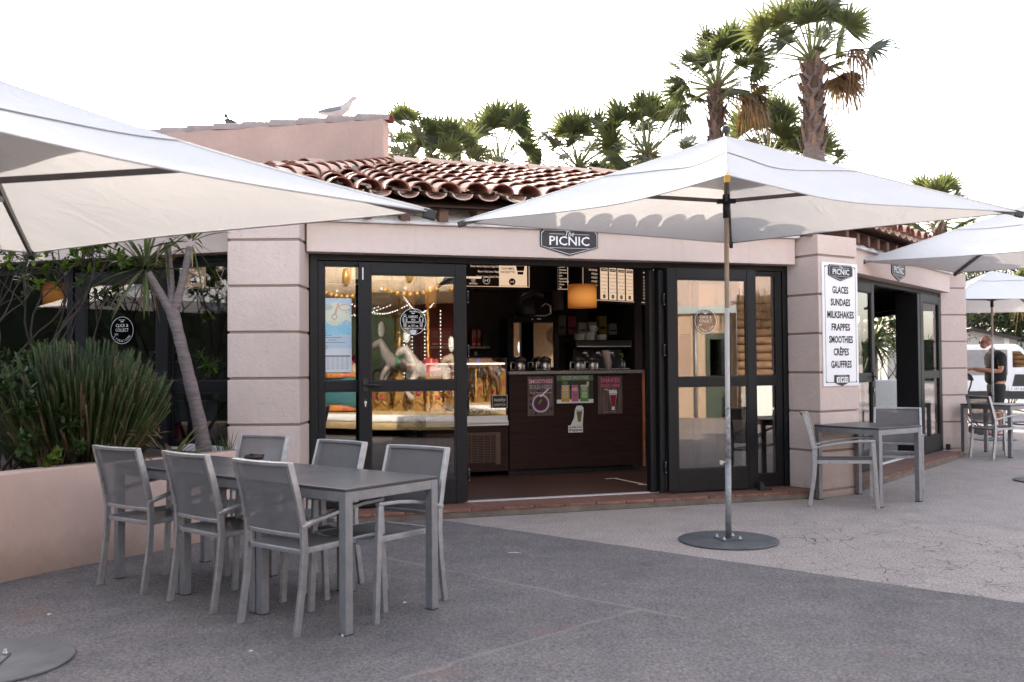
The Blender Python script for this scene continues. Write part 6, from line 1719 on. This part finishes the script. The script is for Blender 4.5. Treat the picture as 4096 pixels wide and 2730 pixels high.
# small litter on the asphalt
r = random.Random(9)
wl = flat('pale_litter', (.62,.58,.55), .8)
for x, y, s, lab in ((-.86,4.80,.016,'tiny white petal at the nearest table leg'),(-2.55,5.25,.014,'tiny white scrap on the asphalt left of the chairs'),(-.62,5.45,.014,'tiny white scrap by the open table end'),(.02,6.85,.030,'thin pale stick on the asphalt in front of the step'),(-1.25,4.55,.012,'small pale scrap near the parasol plate')):
    m = MB(At(x, y, .005, r.uniform(0,180))); k = 2.2 if 'stick' in lab else 1
    m.add([(-s*k,-s*.4/k,0),(s*k*.9,-s*.5/k,.004),(s*k,s*.45/k,.001),(-s*k*.8,s*.5/k,.006),(0,0,.009)], [(0,1,4),(1,2,4),(2,3,4),(3,0,4)])
    tag(m.build('litter_scrap', wl, recalc=False), lab, 'litter')
# ---------------------------------------------------------------- what stands behind the viewer and shows in the glass
CX, CY, CR = 6.1, -2.5, 4.3
t = thing('carousel', 'gilded merry-go-round with white plumed horses, mirrored in the left door glass', 'carousel', (CX, CY, 0))
gold = mat('gilded_wood', (.62,.36,.10), .35, .35, .25, 9)
cream = mat('cream_carousel_paint', (.72,.58,.42), .5)
m = MB(); m.lathe([(CR,.16),(CR,.42),(CR-.06,.45),(.2,.45)], 72, (CX,CY,0)); m.build('platform', mat('platform_ochre', (.62,.46,.24), .6), t)
m = MB(); m.lathe([(CR+.01,.30),(CR+.03,.33),(CR+.03,.42),(CR+.005,.44)], 72, (CX,CY,0)); m.build('platform_edge', M['offw'], t)
m = MB(); m.lathe([(CR-.2,2.72),(CR+.05,2.72),(CR+.12,3.35),(CR-.1,3.4),(.3,4.7)], 72, (CX,CY,0)); m.build('canopy', cream, t)
m = MB(); m.lathe([(.9,.45),(.9,2.75)], 24, (CX,CY,0)); m.build('centre_drum', mat('maroon_drum', (.16,.03,.03), .5), t)
m = MB(); n = 22
for k in range(n):
    a = 2*PI*k/n
    for q in range(9):
        b = a+(q-4)*.028; z = 2.70-.09*math.cos((q-4)/4*PI*.5)+.06
        m.ball((CX+(CR+.07)*math.cos(b), CY+(CR+.07)*math.sin(b), z), .05, 6, 4)
    m.ball((CX+(CR+.10)*math.cos(a), CY+(CR+.10)*math.sin(a), 3.05), .17, 8, 6, sq=(.5,.5,1))
m.build('gilded_ornaments', gold, t, recalc=False)
m = MB()
for k in range(60):
    a = 2*PI*k/60; m.ball((CX+(CR+.1)*math.cos(a), CY+(CR+.1)*math.sin(a), 2.78), .028, 6, 4)
m.build('bulbs', emit('carousel_bulbs', (1,.85,.65), 1.2), t, recalc=False)
white = mat('carousel_horse_white', (.70,.66,.62), .4); cols = [(.40,.04,.04),(.05,.20,.10),(.08,.12,.40),(.50,.10,.20)]
hw = [mat('carousel_horse_'+n_, c_, .4) for n_, c_ in (('pale',(.42,.38,.35)),('grey',(.20,.18,.175)),('brown',(.17,.09,.06)),('cream',(.40,.31,.22)))]
for k in range(14):
    a = rad(66)+rad(15.5)*k; R_ = CR-.70-(.85 if k % 2 else 0)
    if abs(math.degrees(a)-160) < 9 and R_ > 3.4: continue
    x, y = CX+R_*math.cos(a), CY+R_*math.sin(a)
    P0 = At(x, y, .45+.16*(k % 3), math.degrees(a)); P = lambda x_, y_, z_, P0=P0: P0(x_*.80, y_*.80, z_*.82)
    m = MB(P)       # faces +y (round the ring)
    m.tube([(0,-.52,.72),(0,-.40,.80),(0,-.1,.76),(0,.22,.80),(0,.40,.98),(0,.50,1.20),(0,.56,1.30),(0,.70,1.24),(0,.80,1.14)], [.06,.17,.18,.19,.14,.10,.105,.085,.05], 12)
    for s in (-.10,.10):
        m.tube([(s,.28,.72),(s*1.1,.44,.50),(s,.52,.28),(s,.40,.12)], [.085,.06,.045,.05], 8); m.tube([(s,-.40,.74),(s*1.1,-.44,.48),(s,-.62,.30),(s,-.66,.08)], [.11,.075,.045,.05], 8)
    m.tube([(0,-.56,.78),(0,-.75,.72),(0,-.82,.45)], [.05,.06,.02], 8)
    h = m.build('horse', hw[k % 4], t)
    m = MB(P); m.tube([(0,-.22,.93),(0,0,.96),(0,.15,.95)], [.10,.15,.08], 10); m.tube([(-.17,0,.66),(-.14,0,.9),(.14,0,.9),(.17,0,.66)], .05, 8); m.tube([(0,.30,.98),(0,.44,.86)], .12, 10); m.build('saddle', flat('saddle_colour', cols[k % 4], .4), h)
    m = MB(P); m.ball((0,.54,1.62), .085, 10, 8, sq=(1,1,2.3)); m.build('plume', M['white'], h)
    m = MB(P0); m.tube([(0,.02,-.2),(0,.02,2.1)], .022, 10)
    for q in range(48): m.ball((.012*math.cos(q*1.3),.02+.012*math.sin(q*1.3),-.18+.048*q), .027, 6, 4)
    m.build('twisted_pole', gold, h, recalc=False)
m = MB()
for k in range(30):
    a = rad(60+7*k); 
    for q in range(2):
        R2 = 2.35+.75*q; T_ = At(CX+R2*math.cos(a+q*.06), CY+R2*math.sin(a+q*.06), .45, math.degrees(a)-90)
        T2 = lambda x, y, z, T_=T_: T_(x, y, z)
        m.T = T2; h_ = .42+.16*((k*7) % 3); m.prism([(-.15,0),(.15,0),(.09,h_*.45),(.10,h_*.8),(.04,h_),(-.04,h_),(-.10,h_*.8),(-.09,h_*.45)], -.03, .03); m.ball((0,.04,h_*.6), .05, 8, 6, 1); m.tube([(-.12,.04,.10),(0,.06,.22),(.12,.04,.10)], .03, 6)
m.T = ident
m.build('gilded_panels', [mat('gold_leaf_panels', (.34,.19,.055), .4, .3, .5, 9), flat('panel_roses', (.35,.04,.06), .5)], t, recalc=False)
# carved chariot seat and strings of bulbs
P1 = At(CX+3.70*math.cos(rad(160)), CY+3.70*math.sin(rad(160)), .45, 160-90); P = lambda x, y, z: P1(x*.62, y*.62, z*.9)
m = MB(P); m.tube([(-1.1,.0,.35),(-1.0,.25,.45),(0,.42,.42),(1.0,.25,.45),(1.1,0,.35)], .36, 14); m.ball((0,.1,1.05), .55, 18, 12, sq=(1.3,.45,1)); ch_ = m.build('chariot', flat('chariot_teal', (.05,.17,.19), .35), t)
m = MB(P)
for z, rr_ in ((.80,.06),(.10,.07)): m.tube([(-1.2,.1,z),(-.9,.55,z),(0,.78,z),(.9,.55,z),(1.2,.1,z)], rr_, 10)
m.build('striped_rail', tiles_floor('striped_rail', (.62,.22,.05), (.40,.05,.04), .12, .6, (.60,.42,.12), .35), ch_)
m = MB(P)
for k in range(9): m.ball((-.8+.2*k, .76-.25*abs(k-4)/4*1.2, .45), .075, 10, 8, 0, (1,.5,1))
m.tube([(-.55,.35,1.35),(-.3,.45,1.62),(0,.4,1.5),(.3,.45,1.62),(.55,.35,1.35)], .06, 8)
m.build('gilded_studs', gold, ch_)
m = MB()
for q in range(7):
    a0 = rad(80+18*q); 
    for k in range(26):
        u = k/25; r_ = CR-.3-2.2*u; m.ball((CX+r_*math.cos(a0), CY+r_*math.sin(a0), 2.66-.25*math.sin(PI*u)), .016, 6, 4)
    for k in range(24): m.ball((CX+1.2*math.cos(a0), CY+1.2*math.sin(a0), .7+.08*k), .016, 6, 4)
m.build('string_lights', emit('carousel_string_bulbs', (1,.88,.75), 2.0), t, recalc=False)
# plastered house with shutters and a log cabin, mirrored in the right door
P = At(11.8, -1.2, 0, 45)
t = thing('plastered_house', 'sunlit sandy plastered house with louvred shutters, mirrored in the right door glass', 'house', (11.8, -1.2, 0))
m = MB(P); m.box(-7, 1.45, -6, 0, 0, 2.6); m.build('wall', plaster('sandy_plaster', (.46,.35,.26), .1, .3), t)
m = MB(P); m.add([(-7.4,.5,2.75),(4.4,.5,2.75),(4.4,-3,4.1),(-7.4,-3,4.1)], [(0,1,2,3)]); m.build('roof', M['tile'], t, recalc=False)
for x in (-5.6,-3.3,-.62):
    m = MB(P); m.box(x-.45, x+.45, -.02, .02, .95, 2.15); w_ = m.build('window', M['dark'], t)
    for s in (-.95,.5):
        m = MB(P)
        for k in range(17): m.box(x+s, x+s+.45, .03, .06, .95+.071*k, .95+.071*k+.05)
        m.box(x+s-.02,x+s,.02,.07,.93,2.17); m.box(x+s+.45,x+s+.47,.02,.07,.93,2.17)
        m.build('shutter', flat('shutter_paint', (.50,.36,.28), .6), t)
m = MB(P); m.box(.70,1.30,-.02,.03,0,2.1); dr_ = m.build('door', flat('house_door_green', (.05,.07,.05), .4), t)
m = MB(P); m.box(.80,1.20,.031,.036,.9,1.95); m.build('pane', glass('house_door_pane', (.3,.35,.3), .3), dr_)
m = MB(P); m.tube([(.45,.05,0),(.45,.05,2.6)], .04, 8); m.build('downpipe', M['galv'], t)
t = thing('log_cabin', 'brown log cabin kiosk with a fringe of straw, mirrored in the right side window', 'cabin', (13.9, 1.3, 0))
P = At(11.8+.707*3.35-.3, -1.2+.707*3.35+.3, 0, 45)
m = MB(P)
for k in range(15): m.tube([(-1.9,0,.1+.2*k),(3,0,.1+.2*k)], .105, 8)
m.build('log_wall', mat('log_brown', (.33,.20,.12), .7, var=.3), t)
m = MB(P); r = random.Random(3)
for i in range(900): leaf(m, Vector((r.uniform(-1.9,3.2), .5+r.uniform(-.1,.1), 2.9+r.uniform(-.1,.3))), Vector((r.uniform(-.15,.15), .25, -1)), r.uniform(.5,.9), .03, 0, 1, r)
m.build('straw_fringe', LEAF['dry'], t, recalc=False)
m = MB(P); m.box(-1.7,-.9,.2,.9,0,1.05); m.build('counter_front', M['offw'], t)

# tree belts added behind and left of the viewer to block sky light
r = random.Random(123); lf = MB(); co = MB()
def belt(pts, h, th_, n_):
    for (x0,y0),(x1,y1) in zip(pts, pts[1:]):
        d = math.hypot(x1-x0, y1-y0); nx, ny = -(y1-y0)/d, (x1-x0)/d
        co.add([(x0,y0,0),(x1,y1,0),(x1+nx*th_,y1+ny*th_,0),(x0+nx*th_,y0+ny*th_,0),(x0,y0,h*.8),(x1,y1,h*.8),(x1+nx*th_,y1+ny*th_,h*.8),(x0+nx*th_,y0+ny*th_,h*.8)], [(0,1,5,4),(1,2,6,5),(2,3,7,6),(3,0,4,7),(4,5,6,7)])
        for i in range(int(n_*d)):
            u = r.random(); z = h*r.uniform(.02,1)*(.82+.18*math.sin(u*d*.9)); o = r.uniform(-.7,.15)
            p = Vector((x0+(x1-x0)*u-nx*o*-1, y0+(y1-y0)*u-ny*o*-1, z)); leaf(lf, p, rvec(r,-.2), r.uniform(.35,.7), .32, .1, 1, r)
belt([(-10.5,13),(-11,4),(-10,-6),(-7,-13)], 4.1, -2.0, 60)
belt([(-7,-13),(0,-17),(9,-17),(20,-12)], 5.5, -2.0, 45)
tag(lf.build('woodland', LEAF['bg'], recalc=False), 'dark belt of trees closing the square opposite the cafe', 'woodland', kind='stuff')
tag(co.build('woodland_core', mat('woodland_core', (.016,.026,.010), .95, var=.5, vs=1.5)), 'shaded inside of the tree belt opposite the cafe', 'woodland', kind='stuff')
